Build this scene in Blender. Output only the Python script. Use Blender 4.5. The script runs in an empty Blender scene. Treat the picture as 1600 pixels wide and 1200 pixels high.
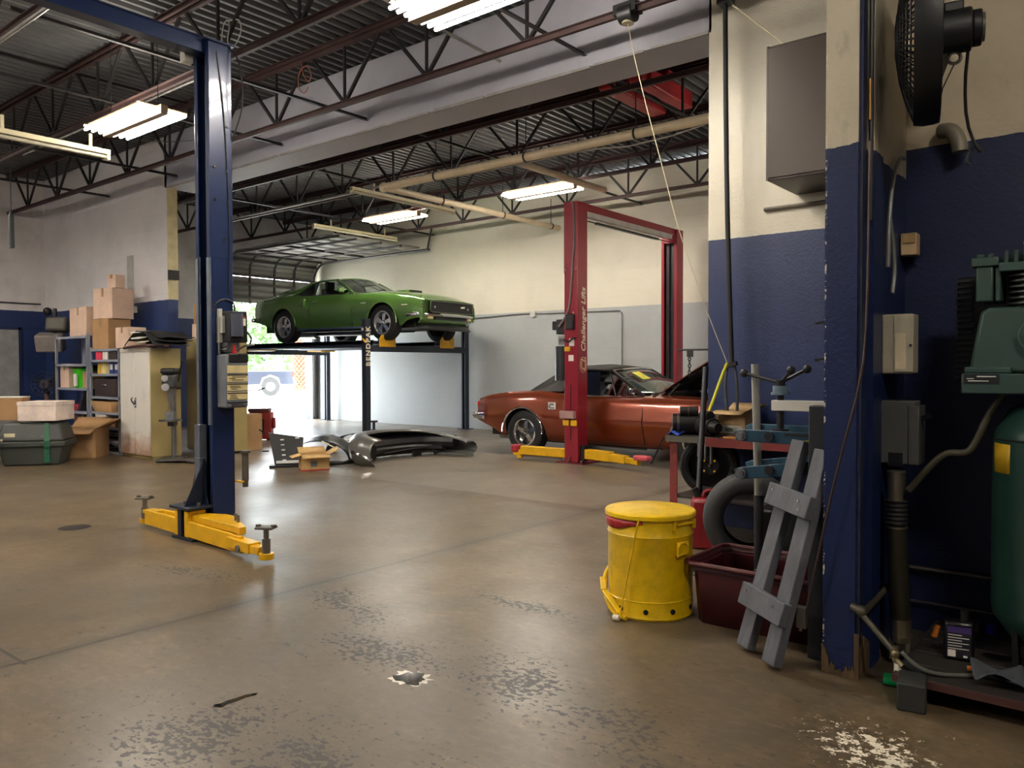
import bpy, bmesh, math, random
from mathutils import Vector, Matrix
R = math.radians
SC = bpy.context.scene
COL = SC.collection
random.seed(7)

# ------------------------------------------------------------------ materials
def lin(c):
    out = []
    for v in c[:3]:
        v = v / 255.0
        out.append(v / 12.92 if v <= 0.04045 else ((v + 0.055) / 1.055) ** 2.4)
    return (out[0], out[1], out[2], 1.0)

class NT:
    def __init__(s, name):
        s.m = bpy.data.materials.new(name); s.m.use_nodes = True
        s.t = s.m.node_tree; s.t.nodes.clear()
        s.out = s.n('ShaderNodeOutputMaterial')
        s.b = s.n('ShaderNodeBsdfPrincipled'); s.l(s.b.outputs[0], s.out.inputs['Surface'])
    def n(s, typ, **kw):
        x = s.t.nodes.new(typ)
        for k, v in kw.items(): setattr(x, k, v)
        return x
    def l(s, a, b): s.t.links.new(a, b)
    def coords(s, kind='Object', scale=(1, 1, 1)):
        tc = s.n('ShaderNodeTexCoord'); mp = s.n('ShaderNodeMapping'); mp.inputs['Scale'].default_value = scale
        s.l(tc.outputs[kind], mp.inputs['Vector']); return mp.outputs[0]
    def noise(s, vec, scale, detail=4, rough=.6):
        x = s.n('ShaderNodeTexNoise'); x.inputs['Scale'].default_value = scale
        x.inputs['Detail'].default_value = detail; x.inputs['Roughness'].default_value = rough
        s.l(vec, x.inputs['Vector']); return x.outputs[0]
    def ramp(s, fac, a, b, ca=(0, 0, 0, 1), cb=(1, 1, 1, 1)):
        x = s.n('ShaderNodeValToRGB'); x.color_ramp.elements[0].position = a; x.color_ramp.elements[1].position = b
        x.color_ramp.elements[0].color = ca; x.color_ramp.elements[1].color = cb
        s.l(fac, x.inputs[0]); return x.outputs[0]
    def mix(s, fac, a, b, mode='MIX'):
        x = s.n('ShaderNodeMix', data_type='RGBA', blend_type=mode)
        for sock, v in ((x.inputs[0], fac), (x.inputs[6], a), (x.inputs[7], b)):
            if isinstance(v, (int, float)): sock.default_value = v
            elif isinstance(v, tuple): sock.default_value = v
            else: s.l(v, sock)
        return x.outputs[2]
    def math(s, op, a, b=0.0, c=None):
        x = s.n('ShaderNodeMath', operation=op)
        for i, v in enumerate((a, b, c)):
            if v is None: continue
            if isinstance(v, (int, float)): x.inputs[i].default_value = v
            else: s.l(v, x.inputs[i])
        return x.outputs[0]
    def sep(s, vec):
        x = s.n('ShaderNodeSeparateXYZ'); s.l(vec, x.inputs[0]); return x.outputs
    def bump(s, h, strength, dist=.01):
        x = s.n('ShaderNodeBump'); x.inputs['Strength'].default_value = strength; x.inputs['Distance'].default_value = dist
        s.l(h, x.inputs['Height']); s.l(x.outputs[0], s.b.inputs['Normal'])
    def set(s, **kw):
        for k, v in kw.items():
            sock = s.b.inputs[k.replace('_', ' ')]
            if isinstance(v, (int, float, tuple)): sock.default_value = v
            else: s.l(v, sock)

_MC = {}
def M(name, col, rough=.5, metal=0., var=.18, scale=6., bump=0., bscale=60., coat=0., spec=.5, stretch=(1, 1, 1), dirt=None, dirt_amt=.5):
    if name in _MC: return _MC[name]
    t = NT(name); c = lin(col)
    v = t.coords('Object', stretch)
    n = t.noise(v, scale)
    d = tuple(x * (1 - var) for x in c[:3]) + (1,)
    u = tuple(min(1, x * (1 + var)) for x in c[:3]) + (1,)
    base = t.mix(t.ramp(n, .3, .7), d, u)
    if dirt:
        n2 = t.noise(v, scale * 2.3, 6, .7)
        base = t.mix(t.ramp(n2, .5 - .1, .72, (0, 0, 0, 1), (dirt_amt,) * 3 + (1,)), base, lin(dirt))
    t.set(Base_Color=base, Metallic=metal, Roughness=rough, Coat_Weight=coat, Coat_Roughness=.06)
    t.b.inputs['Specular IOR Level'].default_value = spec
    if bump: t.bump(t.noise(v, bscale, 3), bump, .004)
    _MC[name] = t.m; return t.m

def emis(name, col, strength):
    if name in _MC: return _MC[name]
    t = NT(name); t.set(Base_Color=lin(col), Emission_Color=lin(col), Emission_Strength=strength)
    _MC[name] = t.m; return t.m

def glass(name, tint, gloss=.12, rough=.03):
    if name in _MC: return _MC[name]
    t = NT(name)
    tr = t.n('ShaderNodeBsdfTransparent'); tr.inputs[0].default_value = lin(tint)
    gl = t.n('ShaderNodeBsdfGlossy'); gl.inputs['Roughness'].default_value = rough
    lw = t.n('ShaderNodeLayerWeight'); lw.inputs[0].default_value = .35
    f = t.math('MULTIPLY_ADD', lw.outputs['Fresnel'], .6, gloss)
    mx = t.n('ShaderNodeMixShader'); t.l(f, mx.inputs[0]); t.l(tr.outputs[0], mx.inputs[1]); t.l(gl.outputs[0], mx.inputs[2])
    t.l(mx.outputs[0], t.out.inputs['Surface'])
    _MC[name] = t.m; return t.m

# ------------------------------------------------------------------ mesh builder
class MB:
    def __init__(s): s.v = []; s.f = []
    def add(s, vs, fs):
        o = len(s.v); s.v += [tuple(x) for x in vs]; s.f += [tuple(i + o for i in f) for f in fs]; return s
    def box(s, x0, x1, y0, y1, z0, z1):
        return s.add([(x0, y0, z0), (x1, y0, z0), (x1, y1, z0), (x0, y1, z0), (x0, y0, z1), (x1, y0, z1), (x1, y1, z1), (x0, y1, z1)],
                     [(0, 3, 2, 1), (4, 5, 6, 7), (0, 1, 5, 4), (1, 2, 6, 5), (2, 3, 7, 6), (3, 0, 4, 7)])
    def cbox(s, c, d, rz=0., rx=0., ry=0.):
        m = Matrix.Translation(c) @ Matrix.Rotation(rz, 4, 'Z') @ Matrix.Rotation(ry, 4, 'Y') @ Matrix.Rotation(rx, 4, 'X')
        t = MB().box(-d[0] / 2, d[0] / 2, -d[1] / 2, d[1] / 2, -d[2] / 2, d[2] / 2)
        return s.add([m @ Vector(p) for p in t.v], t.f)
    def bar(s, a, b, w, h, up=(0, 0, 1)):
        a = Vector(a); b = Vector(b); z = (b - a); L = z.length; z.normalize()
        u = Vector(up)
        if abs(u.dot(z)) > .98: u = Vector((1, 0, 0))
        x = u.cross(z).normalized(); y = z.cross(x)
        vs = []
        for p in (a, b):
            for (i, j) in ((-1, -1), (1, -1), (1, 1), (-1, 1)): vs.append(p + x * (i * w / 2) + y * (j * h / 2))
        return s.add(vs, [(0, 3, 2, 1), (4, 5, 6, 7), (0, 1, 5, 4), (1, 2, 6, 5), (2, 3, 7, 6), (3, 0, 4, 7)])
    def cyl(s, a, b, r, r2=None, n=16, cap=True):
        a = Vector(a); b = Vector(b); r2 = r if r2 is None else r2
        z = (b - a).normalized(); u = Vector((0, 0, 1)) if abs(z.z) < .9 else Vector((1, 0, 0))
        x = u.cross(z).normalized(); y = z.cross(x); vs = []
        for p, q in ((a, r), (b, r2)):
            for i in range(n):
                t = 2 * math.pi * i / n; vs.append(p + x * (q * math.cos(t)) + y * (q * math.sin(t)))
        fs = [(i, (i + 1) % n, n + (i + 1) % n, n + i) for i in range(n)]
        if cap: fs += [tuple(range(n - 1, -1, -1)), tuple(range(n, 2 * n))]
        return s.add(vs, fs)
    def tube(s, pts, r, n=8, smooth=0):
        P = [Vector(p) for p in pts]
        for _ in range(smooth):
            Q = [P[0]]
            for i in range(len(P) - 1): Q += [P[i] * .75 + P[i + 1] * .25, P[i] * .25 + P[i + 1] * .75]
            P = Q + [P[-1]]
        vs = []; fs = []; x = None
        for i, p in enumerate(P):
            t = (P[min(i + 1, len(P) - 1)] - P[max(i - 1, 0)]).normalized()
            if x is None:
                u = Vector((0, 0, 1)) if abs(t.z) < .9 else Vector((1, 0, 0)); x = u.cross(t).normalized()
            else: x = (x - t * x.dot(t)).normalized()
            y = t.cross(x)
            rr = r[i] if isinstance(r, (list, tuple)) and len(r) == len(P) else (r if not isinstance(r, (list, tuple)) else r[0])
            for k in range(n):
                a = 2 * math.pi * k / n; vs.append(p + x * (rr * math.cos(a)) + y * (rr * math.sin(a)))
        for i in range(len(P) - 1):
            for k in range(n): fs.append((i * n + k, i * n + (k + 1) % n, (i + 1) * n + (k + 1) % n, (i + 1) * n + k))
        fs += [tuple(range(n - 1, -1, -1)), tuple(range((len(P) - 1) * n, len(P) * n))]
        return s.add(vs, fs)
    def lathe(s, prof, c=(0, 0, 0), axis='Z', n=32, cap=False):
        c = Vector(c); vs = []; fs = []; m = len(prof)
        for i in range(n):
            t = 2 * math.pi * i / n; ca, sa = math.cos(t), math.sin(t)
            for r, h in prof:
                p = {'Z': (r * ca, r * sa, h), 'Y': (r * sa, h, r * ca), 'X': (h, r * ca, r * sa)}[axis]
                vs.append(c + Vector(p))
        for i in range(n):
            for k in range(m - 1):
                a, b = i * m + k, ((i + 1) % n) * m + k
                fs.append((a, b, b + 1, a + 1))
        if cap: fs += [tuple(i * m for i in range(n))[::-1], tuple(i * m + m - 1 for i in range(n))]
        return s.add(vs, fs)
    def ball(s, c, r, n=14, sz=1.):
        k = n // 2
        return s.lathe([(max(1e-4, r * math.sin(math.pi * i / k)), -r * sz * math.cos(math.pi * i / k)) for i in range(k + 1)], c, 'Z', n)
    def prism(s, poly, axis, a, b):
        n = len(poly); vs = []
        for h in (a, b):
            for (p, q) in poly: vs.append({'Z': (p, q, h), 'Y': (p, h, q), 'X': (h, p, q)}[axis])
        fs = [tuple(range(n))[::-1], tuple(range(n, 2 * n))] + [(i, (i + 1) % n, n + (i + 1) % n, n + i) for i in range(n)]
        return s.add(vs, fs)
    def loft(s, lines, closed=False):
        n = len(lines[0]); vs = [p for L in lines for p in L]; fs = []
        for i in range(len(lines) - 1):
            for k in range(n if closed else n - 1):
                fs.append((i * n + k, i * n + (k + 1) % n, (i + 1) * n + (k + 1) % n, (i + 1) * n + k))
        return s.add(vs, fs)
    def xf(s, m): s.v = [tuple(m @ Vector(p)) for p in s.v]; return s
    def join(s, o): return s.add(o.v, o.f)

def build(name, mb, mat, parent=None, bevel=0., smooth=35, solid=0., sub=0, off=(0, 0, 0)):
    me = bpy.data.meshes.new(name)
    o3 = Vector(off)
    me.from_pydata([tuple(Vector(p) - o3) for p in mb.v], [], mb.f)
    bm = bmesh.new(); bm.from_mesh(me)
    bmesh.ops.recalc_face_normals(bm, faces=bm.faces)
    for f in bm.faces: f.smooth = True
    for e in bm.edges:
        if len(e.link_faces) == 2 and e.calc_face_angle(0) > R(smooth): e.smooth = False
    bm.to_mesh(me); bm.free()
    for m in (mat if isinstance(mat, list) else [mat]): me.materials.append(m)
    ob = bpy.data.objects.new(name, me); COL.objects.link(ob)
    if parent is not None: ob.parent = parent
    if solid:
        md = ob.modifiers.new('solid', 'SOLIDIFY'); md.thickness = solid; md.offset = 0
    if bevel:
        md = ob.modifiers.new('bevel', 'BEVEL'); md.width = bevel; md.segments = 2; md.limit_method = 'ANGLE'; md.angle_limit = R(40)
    if sub:
        md = ob.modifiers.new('sub', 'SUBSURF'); md.levels = sub; md.render_levels = sub
    return ob

def tag(o, label, cat=None, group=None, kind=None):
    o['label'] = label
    if cat: o['category'] = cat
    if group: o['group'] = group
    if kind: o['kind'] = kind
    return o

def thing(name, label, cat, loc=(0, 0, 0), rz=0., group=None):
    o = bpy.data.objects.new(name, None); COL.objects.link(o); o.empty_display_size = .1
    o.location = loc; o.rotation_euler = (0, 0, rz)
    return tag(o, label, cat, group)

def solo(name, mb, mat, label, cat, loc=(0, 0, 0), rz=0., group=None, kind=None, **kw):
    """one-mesh thing; mb in local coordinates about loc"""
    o = build(name, mb, mat, **kw); o.location = loc; o.rotation_euler = (0, 0, rz)
    return tag(o, label, cat, group, kind)

def struct(name, mb, mat, label, cat='wall', **kw):
    return tag(build(name, mb, mat, **kw), label, cat, None, 'structure')

def dup(root, loc=None, rz=None, label=None, group=None):
    r = root.copy(); COL.objects.link(r)
    if loc is not None: r.location = loc
    if rz is not None: r.rotation_euler = (0, 0, rz)
    if label: r['label'] = label
    if group: r['group'] = group
    for ch in list(root.children):
        c = ch.copy(); COL.objects.link(c); c.parent = r
        for g in list(ch.children):
            d = g.copy(); COL.objects.link(d); d.parent = c
    return r

def text(name, body, size, mat, parent, loc, rot, shear=0., ext=.002, bold=0., align='LEFT', space=1.):
    cu = bpy.data.curves.new(name, 'FONT'); cu.body = body; cu.size = size; cu.extrude = ext; cu.shear = shear; cu.offset = bold
    cu.align_x = align; cu.materials.append(mat)
    cu.space_character = space
    tmp = bpy.data.objects.new(name, cu); COL.objects.link(tmp); bpy.context.view_layer.update()
    me = bpy.data.meshes.new_from_object(tmp.evaluated_get(bpy.context.evaluated_depsgraph_get())); me.name = name
    bpy.data.objects.remove(tmp); bpy.data.curves.remove(cu)
    o = bpy.data.objects.new(name, me); COL.objects.link(o); o.location = loc; o.rotation_euler = rot
    if parent is not None: o.parent = parent
    return o

def pch(tab):
    """monotone cubic through (x, y) pairs"""
    xs = [a for a, _ in tab]; ys = [b for _, b in tab]; n = len(xs)
    d = [(ys[i + 1] - ys[i]) / (xs[i + 1] - xs[i]) for i in range(n - 1)]
    m = [d[0]] + [0 if d[i - 1] * d[i] <= 0 else 2 * d[i - 1] * d[i] / (d[i - 1] + d[i]) for i in range(1, n - 1)] + [d[-1]]
    def f(x):
        if x <= xs[0]: return ys[0]
        if x >= xs[-1]: return ys[-1]
        i = max(k for k in range(n - 1) if xs[k] <= x); h = xs[i + 1] - xs[i]; t = (x - xs[i]) / h
        return ((1 + 2 * t) * (1 - t) ** 2 * ys[i] + t * (1 - t) ** 2 * h * m[i] + t * t * (3 - 2 * t) * ys[i + 1] + t * t * (t - 1) * h * m[i + 1])
    return f

# common materials
STEEL = M('bare_steel', (150, 150, 148), .35, 1., .12)
CHROME = M('chrome', (225, 225, 225), .08, 1., .02)
BLACK = M('black_plastic', (22, 22, 24), .45, 0, .2)
RUBBER = M('black_rubber', (24, 24, 25), .7, 0, .2)
DKMETAL = M('dark_metal', (48, 46, 46), .45, .6, .2)
WHITEP = M('white_paper', (225, 222, 212), .7, 0, .05)
CARD = M('cardboard', (176, 138, 96), .85, 0, .1, 5)
CARD2 = M('pale_cardboard', (218, 188, 166), .85, 0, .1, 5)
TAPE = M('packing_tape', (150, 112, 70), .35, 0, .05)
YEL = M('yellow_paint', (226, 172, 16), .35, 0, .1, 9, dirt=(150, 110, 30), dirt_amt=.25)
ORNG = M('orange_plastic', (210, 120, 40), .5)
TUBE = 32.0; SKY = 8.0; SUN = 4.0; EXPO = 1.6
# ------------------------------------------------------------------ the building
H_DECK = 4.77; YH = 6.03; YB = 12.19; XL = -16.1; PAINT = 2.32

def wall_mat(name, up, low, zsplit=PAINT, dirt=(120, 112, 100), dirt_amt=.35, block=True, rough=.6, lowrough=.45, warp=.02, chip=None):
    t = NT(name); v = t.coords('Object'); x, y, z = t.sep(v)
    n = t.noise(v, 1.2, 5, .65); n2 = t.noise(v, 7, 5, .7)
    zz = t.math('ADD', z, t.math('MULTIPLY', t.math('SUBTRACT', n2, .5), warp))
    f = t.math('GREATER_THAN', zz, zsplit)
    base = t.mix(f, lin(low), lin(up))
    base = t.mix(t.ramp(n, .45, .75, (0, 0, 0, 1), (dirt_amt,) * 3 + (1,)), base, lin(dirt), 'MULTIPLY')
    base = t.mix(t.ramp(n2, .62, .78, (0, 0, 0, 1), (dirt_amt * .6,) * 3 + (1,)), base, lin(dirt))
    if chip is not None:
        dx = t.math('ABSOLUTE', t.math('SUBTRACT', x, chip)); cf = t.math('MULTIPLY', t.math('LESS_THAN', dx, .007), t.ramp(t.noise(v, 19, 5, .75), .55, .58))
        base = t.mix(cf, base, lin((206, 200, 184)))
        sm = t.math('MULTIPLY', t.ramp(t.noise(t.coords('Object', (1, 1, .5)), 9, 4, .6), .6, .75), t.math('GREATER_THAN', zz, zsplit))
        base = t.mix(t.math('MULTIPLY', sm, .5), base, lin((120, 114, 98)))
    t.set(Base_Color=base, Roughness=t.mix(f, (lowrough,) * 3 + (1,), (rough,) * 3 + (1,)))
    h = t.noise(v, 55, 3)
    if block:
        br = t.n('ShaderNodeTexBrick'); br.inputs['Scale'].default_value = 1.0
        br.inputs['Brick Width'].default_value = .4; br.inputs['Row Height'].default_value = .2; br.inputs['Mortar Size'].default_value = .006
        br.inputs['Mortar Smooth'].default_value = .5
        cb = t.n('ShaderNodeCombineXYZ'); t.l(t.math('ADD', x, y), cb.inputs[0]); t.l(z, cb.inputs[1]); t.l(cb.outputs[0], br.inputs['Vector'])
        h = t.math('SUBTRACT', t.math('MULTIPLY', h, .35), t.math('MULTIPLY', br.outputs['Fac'], .7))
    t.bump(h, .35, .006)
    return t.m

WB_UP = (214, 208, 192)
m_back = wall_mat('back_wall_paint', (214, 208, 190), (168, 172, 172), 2.35, dirt_amt=.12)
m_mid = wall_mat('middle_wall_paint', (226, 222, 222), (32, 54, 104), 2.315, dirt_amt=.2)
m_stub = wall_mat('stub_wall_paint', (196, 190, 172), (18, 36, 80), 2.315, dirt_amt=.18, rough=.5, block=False)
m_left = wall_mat('left_wall_paint', (222, 216, 214), (32, 50, 96), 2.335, dirt_amt=.35)
m_head = wall_mat('header_paint', (172, 171, 180), (172, 171, 180), -9, dirt_amt=.15, block=False)
m_part = wall_mat('partition_paint', (190, 180, 158), (22, 36, 76), 2.205, dirt=(96, 80, 60), dirt_amt=.3, block=False, warp=.05, lowrough=.38, chip=-1.06)
m_alc = wall_mat('alcove_paint', (196, 182, 156), (26, 36, 70), 2.345, dirt=(90, 75, 60), dirt_amt=.3, block=False)

struct('wall_back', MB().box(XL, 3, YB, YB + .2, 0, H_DECK), m_back, 'long block wall behind both cars, cream above pale grey')
lw = MB()
lw.box(XL - .2, XL, -3.5, 9.72, 0, H_DECK); lw.box(XL - .2, XL, 12.02, YB + .2, 0, H_DECK); lw.box(XL - .2, XL, 9.72, 12.02, 3.5, H_DECK)
struct('wall_left', lw, m_left, 'far end wall with the roll up garage door opening')
struct('wall_middle', MB().box(XL, -11.54, YH, YH + .16, 0, H_DECK), m_mid, 'white over blue block wall stub behind the shelving')
struct('wall_stub', MB().box(-2.80, -.93, YH, YH + .2, 0, H_DECK), m_stub, 'white over blue wall behind the red workbench')
struct('trim_header', MB().box(-11.6, -2.78, YH, 6.51, 4.0, H_DECK), m_head, 'wide white header beam between the two bays', 'beam')
hd2 = MB().box(XL, -11.6, YH - .004, YH, 4.0, H_DECK); hd2.box(-2.78, -.93, YH - .004, YH, 4.0, H_DECK)
# jagged torn edge of the sheathing along the foot of the header
ed = MB(); random.seed(3); xx = -11.5
while xx < -2.85:
    L = random.uniform(.25, .9); ed.box(xx, min(xx + L, -2.8), YH - random.uniform(.004, .012), YH + .01, 3.992 - random.uniform(.0, .012), 4.004 + random.uniform(0, .008)); xx += L * random.uniform(.7, 1.2)
struct('trim_header_edge', ed, M('torn_edge', (150, 146, 142), .8), 'ragged flaking edge along the foot of the white header', 'trim')

# partition whose blue clad end stands beside the ladder frame, with splintered foot
pm = MB().box(-1.06, -.93, 3.41, YH, .0, H_DECK)
struct('wall_partition', pm, m_part, 'blue clad wall end like a pillar with cream paint above and splintered foot')
random.seed(5)
def jag(a0, a1, hs, n=26):
    P = []
    for i in range(n + 1):
        q = i / n; h = hs(q) * random.uniform(.35, 1.15); P.append((a0 + (a1 - a0) * q, max(.012, h)))
    return [(a0, 0)] + P + [(a1, 0)]
raw = M('raw_wood', (92, 72, 46), .85, 0, .55, 26, stretch=(1, 1, .12))
tag(build('trim_splinters', MB().prism(jag(-1.062, -.928, lambda q: .02 + .12 * (1 - q) ** 4 + .05 * q ** 3), 'Y', 3.402, 3.412), raw), 'raw splintered wood at the foot of the blue wall end', 'trim', None, 'structure')
tag(build('trim_splinters_side', MB().prism(jag(3.404, 3.75, lambda q: .15 * (1 - q) + .03), 'X', -.932, -.912), raw), 'raw splintered wood around the corner of the blue wall end', 'trim', None, 'structure')
# vertical trims and conduits on the alcove face of the partition
tr = MB(); tr.box(-.93, -.915, 3.42, 3.47, .05, H_DECK)
struct('trim_corner', tr, M('blue_trim', (26, 38, 72), .4, dirt=(90, 80, 60), dirt_amt=.3), 'narrow dark blue corner strip running up the wall end', 'trim')
struct('trim_jamb', MB().box(-.93, -.905, 3.56, 3.70, .0, H_DECK), m_part, 'flat blue board beside the corner strip, cream at its top', 'trim')
struct('wall_alcove', MB().box(-.93, 3.0, 4.225, 4.4, 0, H_DECK), m_alc, 'dark blue wall behind the air compressor, dull cream above')
struct('wall_right', MB().box(3.0, 3.2, -3.5, YB + .2, 0, H_DECK), m_alc, 'plain wall far off on the compressor side')
struct('wall_front', MB().box(XL, 3.2, -3.7, -3.5, 0, H_DECK), m_mid, 'plain wall opposite the long block wall')

# floor
def floor_mat():
    t = NT('stained_concrete'); v = t.coords('Object'); x, y, z = t.sep(v)
    big = t.noise(v, .35, 5, .6); mid = t.noise(v, 1.7, 6, .65); fine = t.noise(v, 22, 5, .7)
    c = t.mix(t.ramp(mid, .3, .72), lin((72, 61, 45)), lin((128, 108, 80)))
    m2 = t.noise(v, 5.5, 6, .7); c = t.mix(t.ramp(m2, .42, .68, (0, 0, 0, 1), (.5,) * 3 + (1,)), c, lin((88, 78, 64)))
    m3 = t.noise(t.coords('Object', (1, 2.2, 1)), 11, 5, .7); c = t.mix(t.ramp(m3, .5, .75, (0, 0, 0, 1), (.4,) * 3 + (1,)), c, lin((160, 142, 114)))
    c = t.mix(t.ramp(big, .42, .64, (0, 0, 0, 1), (.75,) * 3 + (1,)), c, lin((98, 90, 78)))
    c = t.mix(t.ramp(fine, .35, .75, (0, 0, 0, 1), (.55,) * 3 + (1,)), c, lin((78, 66, 50)))
    back = t.ramp(t.math('MULTIPLY_ADD', y, 1.0, 0.0), .0, 1.0)   # greyer slab beyond the threshold
    gy = t.math('GREATER_THAN', y, 6.02)
    c = t.mix(t.math('MULTIPLY', gy, .55), c, lin((132, 124, 112)))
    def line(coord, at, w, lo=None, hi=None, other=None):
        d = t.math('ABSOLUTE', t.math('SUBTRACT', t.math('ADD', coord, t.math('MULTIPLY', t.math('SUBTRACT', mid, .5), .02)), at))
        f = t.math('LESS_THAN', d, w)
        if other is not None:
            if lo is not None: f = t.math('MULTIPLY', f, t.math('GREATER_THAN', other, lo))
            if hi is not None: f = t.math('MULTIPLY', f, t.math('LESS_THAN', other, hi))
        return f
    lines = None
    for L in (line(x, -3.85, .011), line(x, -6.37, .007), line(x, -9.0, .007), line(x, -1.35, .005, hi=2.0, other=y), line(y, 4.56, .005, lo=-3.85, other=x), line(y, 1.32, .008, hi=-3.8, other=x), line(y, 6.02, .012), line(y, 9.2, .008)):
        lines = L if lines is None else t.math('MAXIMUM', lines, L)
    # worn grime along the long joint
    g = t.math('ABSOLUTE', t.math('SUBTRACT', x, -3.85)); grime = t.math('MULTIPLY', t.ramp(g, 0, .16, (1, 1, 1, 1), (0, 0, 0, 1)), t.ramp(mid, .38, .6))
    c = t.mix(t.math('MULTIPLY', grime, .7), c, lin((56, 51, 44)))
    c = t.mix(t.math('MULTIPLY', lines, .85), c, lin((44, 40, 36)))
    # dark oil drips: flat clusters of spots, thick in two bands
    vs = t.coords('Object', (1, 1, 1)); sp = t.noise(t.coords('Object', (1, 1.35, 1)), 30, 3, .6)
    def blob(cx, cy, ang, rx, ry):
        ca, sa = math.cos(ang), math.sin(ang)
        dx = t.math('SUBTRACT', x, cx); dy = t.math('SUBTRACT', y, cy)
        a = t.math('ADD', t.math('MULTIPLY', dx, ca / rx), t.math('MULTIPLY', dy, sa / rx))
        b = t.math('ADD', t.math('MULTIPLY', dx, -sa / ry), t.math('MULTIPLY', dy, ca / ry))
        r = t.math('SQRT', t.math('ADD', t.math('MULTIPLY', a, a), t.math('MULTIPLY', b, b)))
        return t.ramp(r, .25, 1.0, (1, 1, 1, 1), (0, 0, 0, 1))
    dens = None
    for B in (blob(-1.85, 2.5, -.25, 1.0, .36), blob(-3.35, 2.75, -.35, .75, .25), blob(-2.7, 2.4, .1, .6, .3), blob(-1.3, 2.3, -.2, .6, .25), blob(-2.6, 3.35, 0, .55, .14), blob(-4.7, 2.6, .2, .7, .2), blob(-2.3, 1.5, .2, 1.2, .5)):
        dens = B if dens is None else t.math('MAXIMUM', dens, B)
    thr = t.math('MULTIPLY_ADD', t.math('MULTIPLY', dens, t.ramp(t.noise(v, 3.2, 3, .5), .25, .55)), -.235, .69)
    spot = t.ramp(t.math('SUBTRACT', sp, thr), 0.0, .03)
    c = t.mix(t.math('MULTIPLY', spot, .9), c, lin((50, 48, 46)))
    # thin sparse drips everywhere
    sp2 = t.noise(t.coords('Object', (1, 1.6, 1)), 13, 2, .5)
    c = t.mix(t.math('MULTIPLY', t.ramp(sp2, .69, .705), .75), c, lin((58, 53, 46)))
    # white paint spill
    w = t.math('MAXIMUM', blob(-.70, 2.80, -.6, .42, .3), t.math('MULTIPLY', blob(-.42, 3.1, .2, .5, .12), .35))
    ws = t.noise(t.coords('Object', (1, 1, 1)), 24, 6, .75)
    wf = t.ramp(t.math('SUBTRACT', ws, t.math('MULTIPLY_ADD', w, -.20, .70)), 0, .025)
    c = t.mix(t.math('MULTIPLY', wf, t.ramp(w, .02, .2)), c, lin((226, 218, 198)))
    # dark grime and painted shadow by the foot of the wall end and compressor
    grime_shade = blob(-.75, 3.8, -.25, 1.1, .62)
    c = t.mix(t.math('MULTIPLY', grime_shade, .75), c, lin((44, 40, 34)))
    rg = t.ramp(t.noise(v, .9, 5, .6), .3, .7, (.27, .27, .27, 1), (.46, .46, .46, 1))
    rg = t.mix(t.math('MULTIPLY', spot, .6), rg, (.55, .55, .55, 1))
    t.set(Base_Color=c, Roughness=rg); t.b.inputs['Specular IOR Level'].default_value = .55
    t.bump(t.math('SUBTRACT', t.math('MULTIPLY', fine, .3), t.math('MULTIPLY', lines, 1.0)), .12, .004)
    return t.m
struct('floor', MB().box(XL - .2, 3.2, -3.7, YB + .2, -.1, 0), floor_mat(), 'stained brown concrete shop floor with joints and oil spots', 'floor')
def blot(seed, r, n=22, el=(1, 1)):
    random.seed(seed); pts = []
    for i in range(n):
        a = 2 * math.pi * i / n; q = r * random.uniform(.62, 1.15); pts.append((q * math.cos(a) * el[0], q * math.sin(a) * el[1]))
    return MB().prism(pts, 'Z', .0005, .003)
wet = M('wet_oil', (34, 28, 22), .05, 0, .1)
pud = solo('oil_puddle', blot(4, .075, 26, (1.1, .8)), wet, 'small wet dark puddle with bright rim on the open floor', 'puddle', (-2.37, 2.265, 0))
build('rim_splash', blot(9, .095, 30, (1.1, .8)).xf(Matrix.Scale(.4, 4, (0, 0, 1))), M('dried_rim', (206, 200, 186), .3), pud)
solo('oil_drip', MB().prism([(-.085, -.03), (-.055, -.045), (-.03, -.02), (.0, -.012), (.035, .012), (.075, .016), (.085, .032), (.04, .034), (.0, .014), (-.03, .006), (-.055, -.012), (-.08, -.012)], 'Z', .0005, .0025), wet,
     'thin wet brown oil streak on the floor', 'puddle', (-2.75, 1.69, 0), 1.1)
solo('floor_drain', MB().lathe([(.0001, .004), (.1, .004), (.12, .001)], (0, 0, 0), 'Z', 28), M('drain_iron', (46, 44, 42), .5, .5), 'small round dark drain cover on the floor left of the blue lift', 'drain', (-6.75, 2.72, 0))

# ribbed steel roof deck
dk = MB(); prof = []; x = XL - .2
while x < 3.2:
    prof += [(x, H_DECK), (x + .04, H_DECK), (x + .055, H_DECK + .065), (x + .125, H_DECK + .065)]; x += .14
lines = [[(p, -3.7, q) for p, q in prof], [(p, YB + .2, q) for p, q in prof]]
dk.loft(lines)
struct('ceiling', dk, M('roof_deck_paint', (92, 92, 92), .45, .1, .2, 1.2, dirt=(62, 60, 60), dirt_amt=.3), 'ribbed dark grey steel roof deck', 'ceiling')
struct('ceiling_roof_slab', MB().box(XL - .3, 3.3, -3.8, YB + .3, H_DECK + .1, H_DECK + .2), M('roof_slab', (90, 90, 90), .8), 'flat roof slab lying on the ribbed deck', 'ceiling')

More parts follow.
